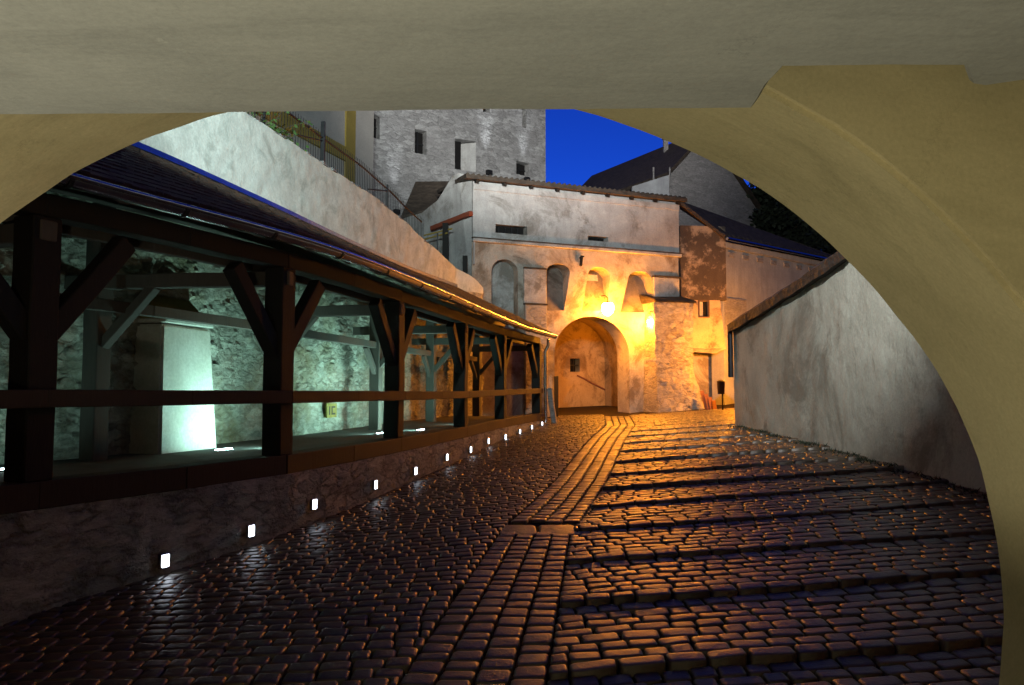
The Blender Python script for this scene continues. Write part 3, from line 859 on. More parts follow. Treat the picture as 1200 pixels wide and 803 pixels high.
arch = [(a0,-1.35),(a1,-1.35)] + archpts(a0, a1, vs, vt, 24)
GT.slab('lower_wall', lower, [arch, niche]+recs, .9, M_gate_low, gt_)
# sloped backs of the recesses, deep at the top and flush at the sill
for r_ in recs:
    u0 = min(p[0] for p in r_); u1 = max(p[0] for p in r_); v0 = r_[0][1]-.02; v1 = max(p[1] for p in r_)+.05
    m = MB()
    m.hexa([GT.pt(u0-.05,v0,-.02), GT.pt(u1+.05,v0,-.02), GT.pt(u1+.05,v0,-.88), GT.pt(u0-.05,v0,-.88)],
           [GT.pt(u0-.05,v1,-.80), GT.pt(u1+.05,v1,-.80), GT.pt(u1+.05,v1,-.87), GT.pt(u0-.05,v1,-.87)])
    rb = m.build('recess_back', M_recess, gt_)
m = MB(); r_ = recs[1]; u0 = r_[0][0]; u1 = r_[1][0]; vv = max(p[1] for p in r_)
m.hexa([GT.pt(u0+.1,vv-.75,-.50),GT.pt(u1-.05,vv-.75,-.50),GT.pt(u1-.05,vv-.75,-.62),GT.pt(u0+.1,vv-.75,-.62)],[GT.pt(u0+.1,vv-.2,-.64),GT.pt(u1-.05,vv-.2,-.64),GT.pt(u1-.05,vv-.2,-.78),GT.pt(u0+.1,vv-.2,-.78)])
m.build('blocked_opening', M_gate, gt_)
m = MB(); GT.box(m, nl0-.05, nl1+.05, nv0-.1, nvt+.1, -.88, -.42); m.build('niche_back', M_gate, gt_)
# string courses and ledges
def ledge(name, px0, px1, v, h, o, mat=M_gate, c0=None, cap=True):
    u0 = g(px0,300)[0]; u1 = g(px1,300)[0]; m = MB(); GT.box(m, u0, u1, v-h/2, v+h/2, .062, .062+o)
    q = m.build(name, mat, gt_, bevel=.012)
m = MB(); GT.box(m, -.04, GL+.04, VS-.02, VS+.10, .063, .20); sc1 = m.build('string_course', M_gate, gt_, bevel=.02)
m = MB(); GT.box(m, -.05, GL+.05, VS+.10, VS+.135, .063, .22); m.build('course_tiles', M_roof2, sc1)
m = MB(); uu = g(613,315)[0]; vv = g(626,315)[1]; GT.box(m, uu, uPL-.02, vv-.03, vv+.03, .002, .12); m.build('ledge', M_roof2, gt_, bevel=.01)
m = MB(); vv2 = g(626,357)[1]; GT.box(m, uu, uPL-.02, vv2-.03, vv2+.03, .002, .20); m.build('ledge', M_roof2, gt_, bevel=.01)
m = MB(); GT.box(m, uu, uPL-.02, vv2+.03, vv-.03, .002, .09); m.build('pilaster', M_gate, gt_, bevel=.015)
m = MB(); GT.box(m, uu+.02, uPL-.03, -1.3, vv2-.03, .002, .16); m.build('pilaster_base', M_butst, gt_, bevel=.02)
m = MB(); uu = g(764,325)[0]; vv = g(780,325)[1]; GT.box(m, uu, GL, vv-.04, vv+.03, .002, .18); m.build('ledge', M_roof2, gt_, bevel=.01)
m = MB(); GT.box(m, uu+.02, GL-.05, g(780,352)[1], vv-.04, .002, .12); m.build('pilaster', M_gate, gt_, bevel=.015)
m = MB(); GT.box(m, 0, .06, vv, VS-.03, .063, .14); m.build('corner_strip', M_gate, gt_)
m = MB(); q = GT.pt(g(680,302)[0], g(680,302)[1]); m.bar(GT.pt(g(681,300)[0], g(681,300)[1], .05), GT.pt(g(679.5,312)[0], g(679.5,312)[1], .07), .09, .07, up=GT.n); m.bar(GT.pt(g(678,303)[0], g(680,303)[1], .08), GT.pt(g(683,301)[0], g(683,301)[1], .10), .05, .05); m.build('iron_anchor', M_iron, gt_)
# gate's side wall towards the stairs, sloping parapet
SW = Plane((-4.3,30.5),(-1.42,27.25))
m = MB()
a = at(479,254,30.6); b = at(500,248,29.6); c = at(520,232,28.6); d = at(538,203,27.7); e = at(553,206,27.25)
poly = [Vector((a.x,a.y,3.8)), a, b, c, d, e, Vector((e.x,e.y,3.0))]
m.prism(poly, (-.25,.32,0)); m.build('stair_wall', M_gate, gt_)
m = MB(); m.bar(at(506,268,28.9), at(552,250,27.0), .16, .16); m.build('stair_roof_beam', M_red, gt_, bevel=.01)
m = MB(); m.bar(at(497,276,28.9), at(530,268,27.4), .03, .05); m.bar(at(497,281,28.9), at(524,273,27.5), .03, .05); m.build('handrail', M_housey, gt_)
m = MB(); m.bar(at(522,262,27.7), at(522,318,27.7), .2, .2); m.bar(at(545,300,27.1), at(545,330,27.1), .16,.16); m.build('stair_post', M_wood, gt_)
# eaves: slab, tiles and rafter tails
m = MB()
m.hexa([GT.pt(-.35,zt,.36), GT.pt(GL+.2,zt,.36), GT.pt(GL+.2,zt+.30,-3.2), GT.pt(-.35,zt+.30,-3.2)],
       [GT.pt(-.35,zt+.14,.36), GT.pt(GL+.2,zt+.14,.36), GT.pt(GL+.2,zt+.44,-3.2), GT.pt(-.35,zt+.44,-3.2)])
rf = m.build('roof', M_roof2, gt_)
m = MB(); n_ = 44
for q in range(n_):
    u0 = -.38 + (GL+.6)*q/n_; m.tube([GT.pt(u0+.1,zt+.15,.33), GT.pt(u0+.1,zt+.15+.10,-1.1)], .06, 6)
m.build('roof_tiles', M_roof2, rf)
for q in range(9):
    u0 = .1 + (GL-.2)*q/8; m = MB(); m.bar(GT.pt(u0,zt-.06,.26), GT.pt(u0,zt+.02,.02), .10, .11); m.build('rafter_tail', M_wood, gt_)
m = MB(); GT.box(m, 0, GL, zt-.30, zt-.10, .063, .11); m.build('cornice', M_gate, gt_)
# rough buttress on the right of the arch
uB0, uB1 = g(765,400)[0], g(806,400)[0]
front = 1.35
bt = [at(766,354,29.25), at(812,354,29.6)]
vB = bt[0].z
b0 = at(772,484,28.75); b1 = at(834,483,29.35)
m = MB()
nn = GT.n
def quad_fn(pl, pr):
    def f(t):
        p = pl.lerp(pr, t); return Vector((p.x,p.y,0)), nn
    return f
n0 = len(m.v); NU, NZ = 44, 60
for i in range(NU+1):
    for j in range(NZ+1):
        tz = j/NZ; z = -1.2 + (vB+1.2)*tz
        prof = tz if tz > .25 else tz*.9
        L_ = Vector((b0.x,b0.y,0)).lerp(Vector((bt[0].x,bt[0].y,0)), tz); Rr = Vector((b1.x,b1.y,0)).lerp(Vector((bt[1].x,bt[1].y,0)), min(1,tz*2.3))
        q = L_.lerp(Rr, i/NU); q.z = z
        w_ = q + noise.noise_vector(q*2)*.1
        d, pts = noise.voronoi(Vector((w_.x/.4,w_.y/.4,w_.z/.2))); e_ = min(1,(d[1]-d[0])*3)
        m.v.append(tuple(q + nn*(.10*(e_*(.5+.5*noise.cell(pts[0]*7.3))-.4)+.08*noise.noise(q*1.3)+.03*noise.noise(q*6))))
for i in range(NU):
    for j in range(NZ):
        a = n0+i*(NZ+1)+j; m.f.append((a,a+NZ+1,a+NZ+2,a+1))
mm = len(m.v)
for i in (0,NU):
    for j in range(NZ+1):
        v = Vector(m.v[n0+i*(NZ+1)+j]); q = v - nn*1.9; m.v.append(tuple(q))
for s_, i in ((0,0),(1,NU)):
    for j in range(NZ):
        a = n0+i*(NZ+1)+j; b = mm+s_*(NZ+1)+j; m.f.append((a,a+1,b+1,b))
m.f.append((n0+NZ, n0+NU*(NZ+1)+NZ, mm+2*NZ+1, mm+NZ))
m.build('buttress', M_butst, gt_, 70)
m = MB(); l_, r_ = Vector((bt[0].x,bt[0].y,vB)), Vector((bt[1].x,bt[1].y,vB)); uD = GT.u
m.hexa([l_-uD*.04+nn*.16, r_+uD*.12+nn*.16, r_+uD*.12-nn*1.2, l_-uD*.04-nn*1.2],
       [l_-uD*.04+nn*.10+Z*.10, r_+uD*.06+nn*.08+Z*.10, r_+uD*.06-nn*1.2+Z*.45, l_-uD*.04-nn*1.2+Z*.45]); m.build('buttress_cap', M_roof2, gt_, bevel=.03)
# vaulted passage behind the arch
PV = a0-.55, a1+.06
m = MB(); prof = [(a0-.3,-1.5)] + [(u,v+.05) for u, v in reversed(archpts(a0-.3, a1+1.7, vs+.3, vt+.4, 20))] + [(a1+1.7,-1.5)]
dep = 5.3
for u, v in prof: m.v.append(tuple(GT.pt(u,v,-.88)))
for u, v in prof: m.v.append(tuple(GT.pt(u,v,-dep)))
np_ = len(prof)
for i in range(np_-1): m.f.append((i,i+1,np_+i+1,np_+i))
pv = m.build('passage_vault', M_inner, gt_, 40)
# rear wall across the passage with a little window
bk0 = GT.pt(a0-1.2,0,-3.4); bk1 = GT.pt(a1+2.3,0,-5.2)
BK = Plane((bk0.x,bk0.y),(bk1.x,bk1.y)); wn = [BK.uv(668,420),BK.uv(679.5,436)]
hole = [(wn[0][0],wn[1][1]),(wn[1][0],wn[1][1]),(wn[1][0],wn[0][1]),(wn[0][0],wn[0][1])]
BK.slab('passage_end_wall', [(0,-1.4),(BK.len,-1.4),(BK.len,4.2),(0,4.2)], [hole], .3, M_inner, gt_)
m = MB(); BK.box(m, hole[0][0]-.02, hole[1][0]+.02, hole[0][1]-.02, hole[2][1]+.02, -.35, -.301)
w0 = m.build('passage_window', M_dark, gt_)
m = MB(); cu, cv = (hole[0][0]+hole[1][0])/2, (hole[0][1]+hole[2][1])/2
BK.box(m, cu-.02, cu+.02, hole[0][1], hole[2][1], -.12, -.08); BK.box(m, hole[0][0], cu-.021, cv-.02, cv+.02, -.12, -.08); BK.box(m, cu+.021, hole[1][0], cv-.02, cv+.02, -.12, -.08); m.build('window_bars', M_iron, w0)
m = MB(); p0 = BK.pp(684,441,.02); p1 = BK.pp(714,459,.02); m.bar(BK.pp(676,440,.03), BK.pp(718,462,.03), .06, .05, up=BK.n, jit=.02); m.build('plaster_crack', M_rust, gt_)  # thin rust-brown strip running diagonally down the end wall
m = MB(); GT.box(m, -.0, GL, -1.4, zt+.1, -6.0, -5.4); GT.box(m, 0, a0-.35, -1.4, zt+.1, -5.39, -.91); GT.box(m, a1+1.75, GL, -1.4, zt+.1, -5.39, -.91)
m.build('rear_mass', M_gate, gt_)
# dark wooden door leaf standing open at the left jamb
m = MB(); p = at(652.5,485,28.0); m.hexa([p+Vector((-.09,0,-.1)), p+Vector((.07,.1,-.1)), p+Vector((.07,.16,-.1)), p+Vector((-.09,.06,-.1))],
   [p+Vector((-.09,0,1.35)), p+Vector((.07,.1,1.35)), p+Vector((.07,.16,1.35)), p+Vector((-.09,.06,1.35))]); m.build('gate_post', M_wood, gt_, bevel=.01)

# ------------------------------------------------------------------ lanterns
def lantern(c, back, label, k=1.0, bulb=None):
    root = thing('wall_lantern', c, label, 'lantern', 'sodium lanterns lighting the gate')
    m = MB(); m.tube([back, back.lerp(c+Z*.42,.55)+Z*.06, c+Z*.42, c+Z*.30], .022, 6); m.build('bracket', M_iron, root, 60)
    m = MB(); ns = 6
    def ring(r, z): return [(c.x+r*math.cos(2*math.pi*q/ns), c.y+r*math.sin(2*math.pi*q/ns), c.z+z) for q in range(ns)]
    m.add(ring(.13*k,.235*k)+ring(.04*k,.30*k), [(q,(q+1)%ns,ns+(q+1)%ns,ns+q) for q in range(ns)]+[tuple(range(ns,2*ns)), tuple(range(ns-1,-1,-1))]); m.build('hood', M_iron, root)
    m = MB(); m.tube([c+Z*.23*k, c+Z*.16*k, c+Z*.0, c-Z*.15*k, c-Z*.24*k], [.16*k,.22*k,.24*k,.18*k,.06*k], 12)
    m.build('glowing_glass', bulb or M_bulb, root)
    return root
u_, v_ = g(705,364); c1 = GT.pt(u_, v_, .48); lantern(c1, GT.pt(u_, v_+.55, .0), 'glowing orange lantern hanging above the crown of the gate arch')
c2 = at(762,378,29.3); lantern(c2, at(766,368,29.35), 'smaller glowing orange lantern between the gate arch and the rough buttress', .45, M_bulb2)
lantern(Vector((8.55,28.3,1.7)), Vector((8.6,29.9,2.0)), 'glowing orange lantern in the alley, hidden behind the far end of the yard wall', 1.1)
lantern(GT.pt(a1+1.15,1.5,-2.3), GT.pt(a1+1.6,1.9,-2.3), 'small orange lantern inside the gate passage behind the right jamb', .42)  # lantern added out of sight to brighten the passage end wall

# ------------------------------------------------------------------ corner turret to the right of the gate
tr = thing('corner_turret', (7.3,30.2,-.8), 'overhanging corner turret with peeling stained plaster right of the gatehouse', 'turret')
pA = Vector((6.60,30.36,0)); pB = at(850,300,30.6); pB.z = 0
TP = Plane((pA.x,pA.y),(pB.x,pB.y)); TL = TP.len
tq = TP.uv
w0_ = rect_ = None
wa = tq(819.5,353); wb = tq(830,371)
whole = [(wa[0],wb[1]),(wb[0],wb[1]),(wb[0],wa[1]),(wa[0],wa[1])]
zlo = tq(832,408)[1]
ztr = 6.55
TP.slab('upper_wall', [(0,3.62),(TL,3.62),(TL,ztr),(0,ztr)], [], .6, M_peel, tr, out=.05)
TP.slab('lower_wall', [(.02,zlo),(TL-.05,zlo),(TL-.25,3.616),(.02,3.616)], [whole], .6, M_turret, tr)
m = MB(); TP.box(m, wa[0]-.02, wb[0]+.02, wb[1]-.02, wa[1]+.02, -.2, -.12); wv_ = m.build('window', M_dark, tr)
m = MB(); TP.box(m, wa[0]-.05, wa[0], wb[1]-.05, wa[1]+.05, .002, .04); TP.box(m, wb[0], wb[0]+.05, wb[1]-.05, wa[1]+.05, .002, .04); TP.box(m, wa[0]+.001, wb[0]-.001, wa[1], wa[1]+.05, .002, .04); TP.box(m, wa[0]+.001, wb[0]-.001, wb[1]-.05, wb[1], .002, .04); m.build('window_frame', M_frame, wv_)
m = MB(); TP.box(m, wa[0]+.02, wa[0]+(wb[0]-wa[0])*.45, wb[1]+.02, wa[1]-.02, -.10, -.05); m.build('shutter', M_shut, wv_)
m = MB(); m.hexa([TP.pt(.3,zlo-.14,-.1),TP.pt(TL-.4,zlo-.22,-.1),TP.pt(TL-.3,zlo-.02,-.9),TP.pt(.3,zlo-.02,-.9)],[TP.pt(0,zlo,.06),TP.pt(TL,zlo,.06),TP.pt(TL,zlo,-.9),TP.pt(0,zlo,-.9)]); m.build('corbel', M_gate_low, tr, bevel=.02)
m = MB(); TP.box(m, TL-.6, TL-.002, zlo+.01, ztr-.02, -3.2, -.602); m.build('side_wall', M_turret, tr)
m = MB(); TP.box(m, -.6, TL+2.5, -1.4, zlo-.03, -2.0, -.92); m.build('alley_wall', M_gate_low, tr)
# a low stack of rusty boards beside the buttress
rb = thing('board_stack', at(830,480,28.9), 'rust brown boards leaning against the foot of the rough buttress', 'boards')
for q in range(4):
    m = MB(); p = at(829+q*3.0, 481, 29.0-.06*q); m.bar(p, p+Vector((-.16+.05*q,.16,.72-.12*q)), .14, .03, up=(0,-1,0)); m.build('board', M_rust, rb)
# litter bin on a pole
bn = thing('litter_bin', at(847,482,27.6), 'dark litter bin on a thin pole in the lit alley', 'litter bin')
p = at(847,484,27.6)
m = MB(); m.tube([p-Z*.1, p+Z*1.15], .028, 8); m.build('pole', M_iron, bn, 60)
zb0 = at(847,462,27.6).z; zb1 = at(847,447,27.6).z; c = Vector((p.x-.06,p.y-.05,0))
m = MB(); m.tube([c+Z*zb0, c+Z*(zb0+.02), c+Z*(zb1-.02), c+Z*zb1], [.10,.12,.14,.14], 12); m.build('bin_body', M_bin, bn, 50)
m = MB(); m.tube([c+Z*(zb1+.004), c+Z*(zb1+.05)], [.15,.06], 12); m.build('lid', M_iron, bn, 50)

# ------------------------------------------------------------------ long house on the right, its roof
lh = thing('long_house', (11,33,-.5), 'long bluish plastered house under a dark tiled roof right of the turret', 'house')
LHp = Plane((8.35,30.7),(15.6,36.6))
eL = LHp.uv(851,273)[1]
LHp.slab('wall', [(0,-1),(LHp.len,-1),(LHp.len,6.0),(0,6.0)], [], .6, M_long, lh)
m = MB(); LHp.box(m, -.02, LHp.len, 5.72, 5.98, .002, .14); m.build('cornice', M_long, lh, bevel=.03)
m = MB(); LHp.box(m, .05, 1.5, 2.2, 3.75, .002, .05); m.build('bare_stone_patch', M_gable, lh)
for q in range(9):
    m = MB(); LHp.box(m, .35+q*1.0, .75+q*1.0, 5.42, 5.60, .002, .05); m.build('dentil', M_gable, lh)
m = MB(); e0 = LHp.pt(-.25,6.0,.32); e1 = LHp.pt(LHp.len,6.0,.32); r1 = LHp.pt(LHp.len,7.55,-2.9); r0 = Vector((6.5,31.6,7.75))
lft = Vector((6.62,30.2,7.35))
m.add([e0,e1,r1,r0,lft, e0+Z*.14,e1+Z*.14,r1+Z*.14,r0+Z*.14,lft+Z*.14],
      [(0,1,2,3,4)[::-1],(5,6,7,8,9),(0,1,6,5),(1,2,7,6),(2,3,8,7),(3,4,9,8),(4,0,5,9)])
rf = m.build('roof', M_roof2, lh)
m = MB(); m.tube([e0+Vector((.05,-.1,.0)), e1+Vector((.05,-.1,0))], .07, 8); m.build('gutter', M_zinc, lh, 60)
m = MB(); nr = 30
for q in range(nr):
    t_ = q/nr; a = (e0+Z*.15).lerp(e1+Z*.15, t_); b = (r0+Z*.15).lerp(r1+Z*.15, t_); m.tube([a, b], .05, 5)
m.build('roof_tiles', M_roof2, rf)
# small far wall at the end
m = MB()

# ------------------------------------------------------------------ gabled house behind
gh = thing('gabled_house', (9,43,5), 'stone gabled house with a steep dark roof behind the gatehouse', 'house')
A_ = at(783,207,41.3); B_ = at(890,247,44.0); AP = at(826,158,42.4)
GP = Plane((A_.x,A_.y),(B_.x,B_.y))
pa, pb, pp_ = GP.uv(783,207), GP.uv(888,247), GP.uv(828,158)
GP.slab('gable_wall', [(pa[0],3.0),(pb[0],3.0),pb,pp_,pa], [[GP.uv(829.5,179),GP.uv(832.5,179.5),GP.uv(832.5,184.5),GP.uv(829.5,184)]], .5, M_gable, gh)
a = GP.pt(pa[0]-.15,pa[1]-.05,.2); b = GP.pt(pp_[0],pp_[1]+.10,.2); c = GP.pt(pb[0]+.15,pb[1]-.05,.2)
back = Vector((-5.5,9.5,0))
m = MB(); m.prism([a,b,b+Z*.22,a+Z*.22], back); rf = m.build('roof', M_roof2, gh)
m = MB(); m.prism([b,c,c+Z*.22,b+Z*.22], back); m.build('roof_slope', M_roof2, gh)
m = MB(); m.prism([GP.pt(pa[0],3,-.52), GP.pt(pa[0]+.4,3,-.52), GP.pt(pa[0]+.4,pa[1]+.1,-.52), GP.pt(pa[0],pa[1]-.15,-.52)], back*.95); m.build('side_wall', M_gable, gh)
m = MB(); q = at(780,168,44.5); m.box((q.x-.13,q.y-.13,q.z-1.0),(q.x+.13,q.y+.13,q.z+.25)); m.box((q.x-.18,q.y-.18,q.z+.251),(q.x+.18,q.y+.18,q.z+.36)); m.build('chimney', M_gable, rf)
for px in (766,785):
    m = MB(); q = at(px,208,41); m.tube([q-Z*.5, q+Z*.55], .05, 6); m.build('vent_pipe', M_gable, gh)
# neighbour low wall below the eave
m = MB(); q0 = at(741,222,40.5); q1 = at(784,205,40.9); m.prism([Vector((q0.x,q0.y,7)), Vector((q1.x,q1.y,7)), q1, q0+Z*.15], (0,.3,0)); m.build('eave_wall', M_long, gh)
# shed roof left of the gate
sh = thing('shed', at(505,240,31.5), 'low dark tiled shed roof between the railing and the gatehouse', 'shed')
q = [at(470,253,31), at(530,238,31), at(541,212,32.2), at(487,213,32.2)]
m = MB(); m.prism(q, (.0,.0,-.14)); m.build('roof', M_roof2, sh)
m = MB(); m.prism([Vector((q[0].x+.2,q[0].y+.3,4)), Vector((q[1].x-.1,q[1].y+.3,4)), q[1]+Vector((-.1,.3,-.16)), q[0]+Vector((.2,.3,-.16))], (0,.3,0)); m.build('wall', M_gate, sh)

# ------------------------------------------------------------------ tree silhouettes
def tree(name, base, h, crown_c, crown_r, nleaf, label, seed):
    rnd = random.Random(seed); root = thing(name, base, label, 'tree', 'trees behind the long house')
    m = MB(); b = Vector(base); top = Vector((crown_c[0],crown_c[1],crown_c[2]))
    m.tube([b, b.lerp(top,.4)+Vector((.15,0,0)), top], [.28,.2,.08], 8)
    for q in range(9):
        a = rnd.uniform(0,6.28); e = top + Vector((math.cos(a)*crown_r[0]*.7, math.sin(a)*crown_r[1]*.7, rnd.uniform(-.4,.7)*crown_r[2]))
        s_ = b.lerp(top, rnd.uniform(.5,.9)); m.tube([s_, s_.lerp(e,.5)+Z*.2, e], [.09,.06,.02], 5)
    m.build('trunk', M_bark, root, 60)
    l = MB(); cl = []
    for q in range(70):
        while True:
            v = Vector((rnd.uniform(-1,1),rnd.uniform(-1,1),rnd.uniform(-1,1)))
            if v.length < 1: break
        cl.append(top + Vector((v.x*crown_r[0], v.y*crown_r[1], v.z*crown_r[2])))
    for q in range(nleaf):
        c = cl[q % len(cl)] + Vector((rnd.gauss(0,.34),rnd.gauss(0,.34),rnd.gauss(0,.26)))
        a = Vector((rnd.uniform(-1,1),rnd.uniform(-1,1),rnd.uniform(-.7,.7))).normalized()*rnd.uniform(.14,.24); bb = a.cross(Vector((rnd.uniform(-1,1),rnd.uniform(-1,1),1))).normalized()*.11
        l.add([c-a,c+bb,c+a,c-bb], [(0,1,2,3)])
    l.build('crown', M_night, root)
tree('broadleaf_tree', (15.0,45,3.0), 9, (15.6,45,9.6), (2.7,2.4,2.9), 9000, 'dark leafy tree with sky showing through beside the gabled house', 3)
tree('broadleaf_tree', (18.3,43,2.0), 7, (18.4,43,7.4), (2.6,2.2,3.0), 9000, 'dark dense tree just above the far end of the long house roof', 5)

# ------------------------------------------------------------------ right boundary wall
RX = 5.85
RT = [(3.6,3.4),(9,3.25),(11,3.05),(13.3,2.46),(16,2.15),(20,1.78),(21,1.74)]
yw = thing('yard_wall', (RX,13,-1), 'tall grey plastered yard wall with dark tiled coping along the right of the street', 'wall')
def rfn(t):
    return Vector((RX, 20.6-(20.6-3.7)*t, 0)), Vector((-1,0,0))
m = MB(); rough_sheet(m, rfn, lambda p: zg(p.x-.1,p.y)-.5, lambda p: interp(RT,p.y), 170, 46, .012, (.7,.7,.5), .5)
m.build('wall_face', M_right, yw, 70)
m = MB(); prev = None; ring0 = []
nc = 60
for k in range(nc+1):
    p, n = rfn(k/nc); z = interp(RT, p.y); jz = rj(.015)
    wob = .05*noise.noise(Vector((p.y*1.3,0,0)))
    ring0.append([p+Vector((-.13+wob*.5,0,z-.16+wob)), p+Vector((-.16,0,z+.03+jz)), p+Vector((.22,0,z+.30+jz)), p+Vector((.62,0,z+.03)), p+Vector((.58,0,z-.12))])
for r_ in ring0: m.v += [tuple(x) for x in r_]
for k in range(nc):
    for q in range(5):
        a = k*5+q; b = k*5+(q+1) % 5; m.f.append((a,b,b+5,a+5))
m.f += [(4,3,2,1,0), tuple(nc*5+q for q in range(5))]
m.build('coping', M_cope, yw)
m = MB(); p = rfn(0)[0]; m.tube([Vector((p.x-.05,p.y+.1,1.7)), Vector((p.x-.05,p.y+.1,.4))], .07, 8); m.build('downpipe', M_iron, yw, 60)
# tufts of weed at the wall foot
wd = MB()
for q in range(420):
    Y_ = random.uniform(8.5,20.4); X_ = RX - .06 - abs(random.gauss(0,.12)); z = zg(X_,Y_)
    for l in range(3):
        d = Vector((rj(.08)-.03, rj(.08), -.0+random.random()*.08)); s_ = Vector((rj(1),rj(1),0)).normalized()*.012
        c = Vector((X_,Y_,z)); wd.add([c-s_, c+s_, c+d], [(0,1,2)])
o = wd.build('weeds', M_night); o['kind'] = 'stuff'

# ------------------------------------------------------------------ the archway we look out of
Y1, Y2 = 2.75, 3.60
aw = thing('archway', (0,3.2,-2.1), 'plastered yellowish archway framing the whole view of the street', 'archway')
AC = Plane((-9,Y1),(9,Y1))
ecx = (472-600)/915*Y2 + 9; ecz = (460-690)/915*Y2; ea = 689/915*Y2; eb = 592/915*Y2
el = []
for k in range(240):
    a = -math.pi/2*1.0 + 2*math.pi*k/240
    rr = 1 + .006*noise.noise(Vector((math.cos(a)*3, math.sin(a)*3, 0))) + .0025*noise.noise(Vector((math.cos(a)*14, math.sin(a)*14, 5)))
    el.append((ecx + ea*rr*math.cos(a), ecz + eb*rr*math.sin(a)))
AC.slab('arch_wall', [(0,-4.5),(18,-4.5),(18,7.5),(0,7.5)], [el], Y2-Y1, M_vault, aw, 40, bevel=.022)
CZ = .99
def onceil(px, py):
    d = ray(px, py); t = CZ/d.z; return (d.x*t, d.y*t)
edge = [onceil(*q) for q in ((-60,138),(10,137.5),(60,135.5),(300,132),(600,129),(760,128.3),(880,128.5),(888,116),(898,100),(916,80),(1000,79),(1128,77.5),(1134,100),(1150,102),(1200,95),(1300,92))]
edge[0] = (-4.2, edge[0][1]); edge[-1] = (4.2, edge[-1][1])
e2 = []
for (xa_, ya_), (xb_, yb_) in zip(edge, edge[1:]):
    n_ = max(2, int(math.hypot(xb_-xa_, yb_-ya_)/.05))
    for q in range(n_):
        t_ = q/n_; x_ = xa_+(xb_-xa_)*t_; y_ = ya_+(yb_-ya_)*t_
        v_ = noise.noise_vector(Vector((x_*2.3, y_*2.3, 1)))*.012 + noise.noise_vector(Vector((x_*11, y_*11, 2)))*.005
        e2.append((x_+v_.x, y_+v_.y))
edge = e2 + [edge[-1]]
edge = [(x, min(y, Y1-.012)) for x, y in edge]
poly = [(x,y,CZ) for x, y in edge] + [(4.2,-5,CZ),(-4.2,-5,CZ)]
m = MB(); m.prism([Vector(p) for p in poly], (0,0,.25)); m.build('ceiling', M_ceil, aw, 20, bevel=.012)
m = MB(); m.box((-4.2,-5,1.30),(4.2,Y1-.01,1.45)); m.build('upper_floor', M_vault, aw)
m = MB(); m.box((-4.2,-5,-3),(-3.9,Y1-.01,1.29)); m.box((3.4,-5,-3),(3.7,Y1-.01,1.29)); m.box((-3.89,-5.3,-3),(3.39,-5.0,1.29)); m.build('tunnel_wall', M_vault, aw)

# ------------------------------------------------------------------ lamps outside the frame (unseen fixtures added around the lights)
def aim(o, tgt):
    d = Vector(tgt) - o.matrix_world.translation if False else Vector(tgt) - parent_loc(o)
    o.rotation_euler = d.to_track_quat('-Z','Y').to_euler()
def flood(loc, tgt, en, col, size, blend, label, soft=.08, group='floodlights on the outer face of the archway'):
    root = thing('floodlight', loc, label, 'floodlight', group)
    d = (Vector(tgt)-Vector(loc)).normalized(); L_ = Vector(loc)
    m = MB(); m.bar(L_-d*.22, L_-d*.02, .30, .22); m.build('housing', M_iron, root, bevel=.02)
    m = MB(); m.bar(L_-d*.21-Z*.1, L_-d*.21-Z*.32, .05, .05); m.build('bracket', M_iron, root)
    l = bpy.data.lights.new('flood_beam','SPOT'); l.energy = en; l.color = col; l.spot_size = R(size); l.spot_blend = blend; l.shadow_soft_size = soft
    o = bpy.data.objects.new('flood_beam', l); COL.objects.link(o); o.parent = root; o.location = d*.03
    o.rotation_euler = d.to_track_quat('-Z','Y').to_euler(); return o
flood((-1.6,3.95,5.2), (-3.9,18.5,5.2), 8600, (.80,1.0,.96), 56, .9, 'grey floodlight left on the outer archway face, aimed at the terrace wall')
flood((1.2,3.95,5.2), (2.4,29.0,12.0), 5200, (.80,.91,1.0), 50, .9, 'grey floodlight above the arch crown, aimed at the gatehouse')
flood((2.4,3.95,5.4), (5.85,13.6,3.3), 9600, (.98,.97,.92), 54, 1.0, 'grey floodlight right on the outer archway face, aimed at the yard wall')
flood((-.4,3.95,5.6), (1.6,39,17.0), 40000, (1.0,.98,.93), 40, .8, 'grey floodlight highest on the outer archway face, aimed at the stone tower')  # extra flood added to lift the brightness of tower and gable
for px, en in ((462,900),(569,1000),(613,800)):
    u = TW.uv(px,180)[0]; p = TW.pt(u, 8.6 if px < 500 else 11.3, .34)
    flood(p, TW.pt(u, 19, .0), en*.6, (.88,.95,1.0), 30, 1.0, 'small uplight at the foot of the stone tower', .03, 'uplights at the foot of the tower')
# added stand lamps behind the viewer, unseen, in place of the passage's own lamp
def uplight(x, y, z, label, en, col, size=168):
    g0 = zg(x, y); root = thing('uplight', (x, y, g0), label, 'lamp', 'uplights inside the arched passage')
    b = Vector((x, y, g0)); h = z - g0
    m = MB(); m.tube([b, b+Z*.04, b+Z*.05, b+Z*(h-.12)], [.16,.16,.02,.02], 14); m.build('stand', M_iron, root, 50)
    m = MB(); m.tube([b+Z*(h-.118), b+Z*(h-.03)], [.05,.12], 16, caps=False); m.build('bowl', M_steel, root, 60)
    l = bpy.data.lights.new('uplight_beam','SPOT'); l.energy = en; l.color = col; l.shadow_soft_size = .10; l.spot_size = R(size); l.spot_blend = .12
    o = bpy.data.objects.new('uplight_beam', l); COL.objects.link(o); o.parent = root; o.location = (0,0,h); o.rotation_euler = (math.pi,0,0)
uplight(-2.75, 1.5, -1.45, 'warm uplight on a stand by the left wall of the arched passage', 96, (1.0,.94,.78))
uplight(-.7, -.5, -1.45, 'warm uplight on a stand behind the viewer in the arched passage', 262, (1.0,.90,.64))

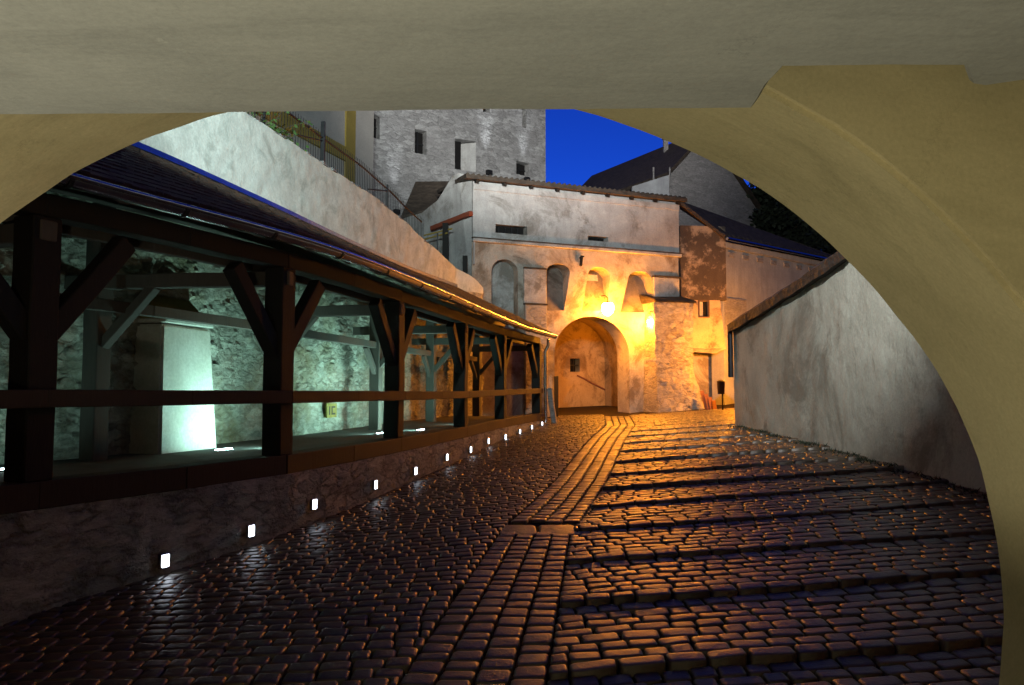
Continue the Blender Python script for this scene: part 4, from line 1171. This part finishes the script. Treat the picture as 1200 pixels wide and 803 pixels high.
# floor lamp beams
FLI = sorted(o.name for o in COL.objects if o.name.startswith('floor_lamp'))
for o in [o for o in COL.objects if o.name.startswith('floor_lamp')]:
    i = min(range(nF), key=lambda i: abs(FRONT[i].y - (o.location.y-.3))); t = tang(i); n = Vector((-t.y,t.x,0))
    l = bpy.data.lights.new('lamp_beam','AREA'); l.shape = 'RECTANGLE'; l.size = .4; l.size_y = .05; l.energy = {0:7,1:4,2:50,3:60,4:40,5:60,6:50}[FLI.index(o.name)]; l.color = (.50,1.0,.86); l.spread = R(150)
    q = bpy.data.objects.new('lamp_beam', l); COL.objects.link(q); q.parent = o; q.location = (0,0,.045)
    d = (n*.75 + Z*.8).normalized(); q.rotation_euler = d.to_track_quat('-Z','Y').to_euler()

# ------------------------------------------------------------------ sky, dusk sun, colour
wd_ = bpy.data.worlds.new('World'); sc.world = wd_; wd_.use_nodes = True
nt = wd_.node_tree; bg = nt.nodes['Background']
sky = nt.nodes.new('ShaderNodeTexSky'); sky.sky_type = 'NISHITA'; sky.sun_disc = False
sky.sun_elevation = R(-4.5); sky.sun_rotation = R(0); sky.ozone_density = 4.0; sky.air_density = 1.0; sky.dust_density = .3
mx = nt.nodes.new('ShaderNodeMix'); mx.data_type = 'RGBA'; mx.blend_type = 'MULTIPLY'; mx.inputs[0].default_value = 1.0
mx.inputs[7].default_value = (.10,.46,1.0,1)
nt.links.new(sky.outputs[0], mx.inputs[6]); nt.links.new(mx.outputs[2], bg.inputs[0])
bg.inputs[1].default_value = 8.4
sun = bpy.data.lights.new('sun','SUN'); sun.energy = .01; sun.color = (1,.93,.85); sun.angle = R(12)
so = bpy.data.objects.new('sun', sun); COL.objects.link(so); so.rotation_euler = (R(-86),0,0)

sc.view_settings.view_transform = 'Standard'; sc.view_settings.look = 'None'
sc.view_settings.exposure = 0; sc.view_settings.gamma = 1
sc.render.engine = 'CYCLES'
sc.cycles.use_denoising = True
sc.cycles.max_bounces = 6; sc.cycles.diffuse_bounces = 3; sc.cycles.glossy_bounces = 2
sc.cycles.sample_clamp_indirect = 4.0
sc.cycles.caustics_reflective = False; sc.cycles.caustics_refractive = False
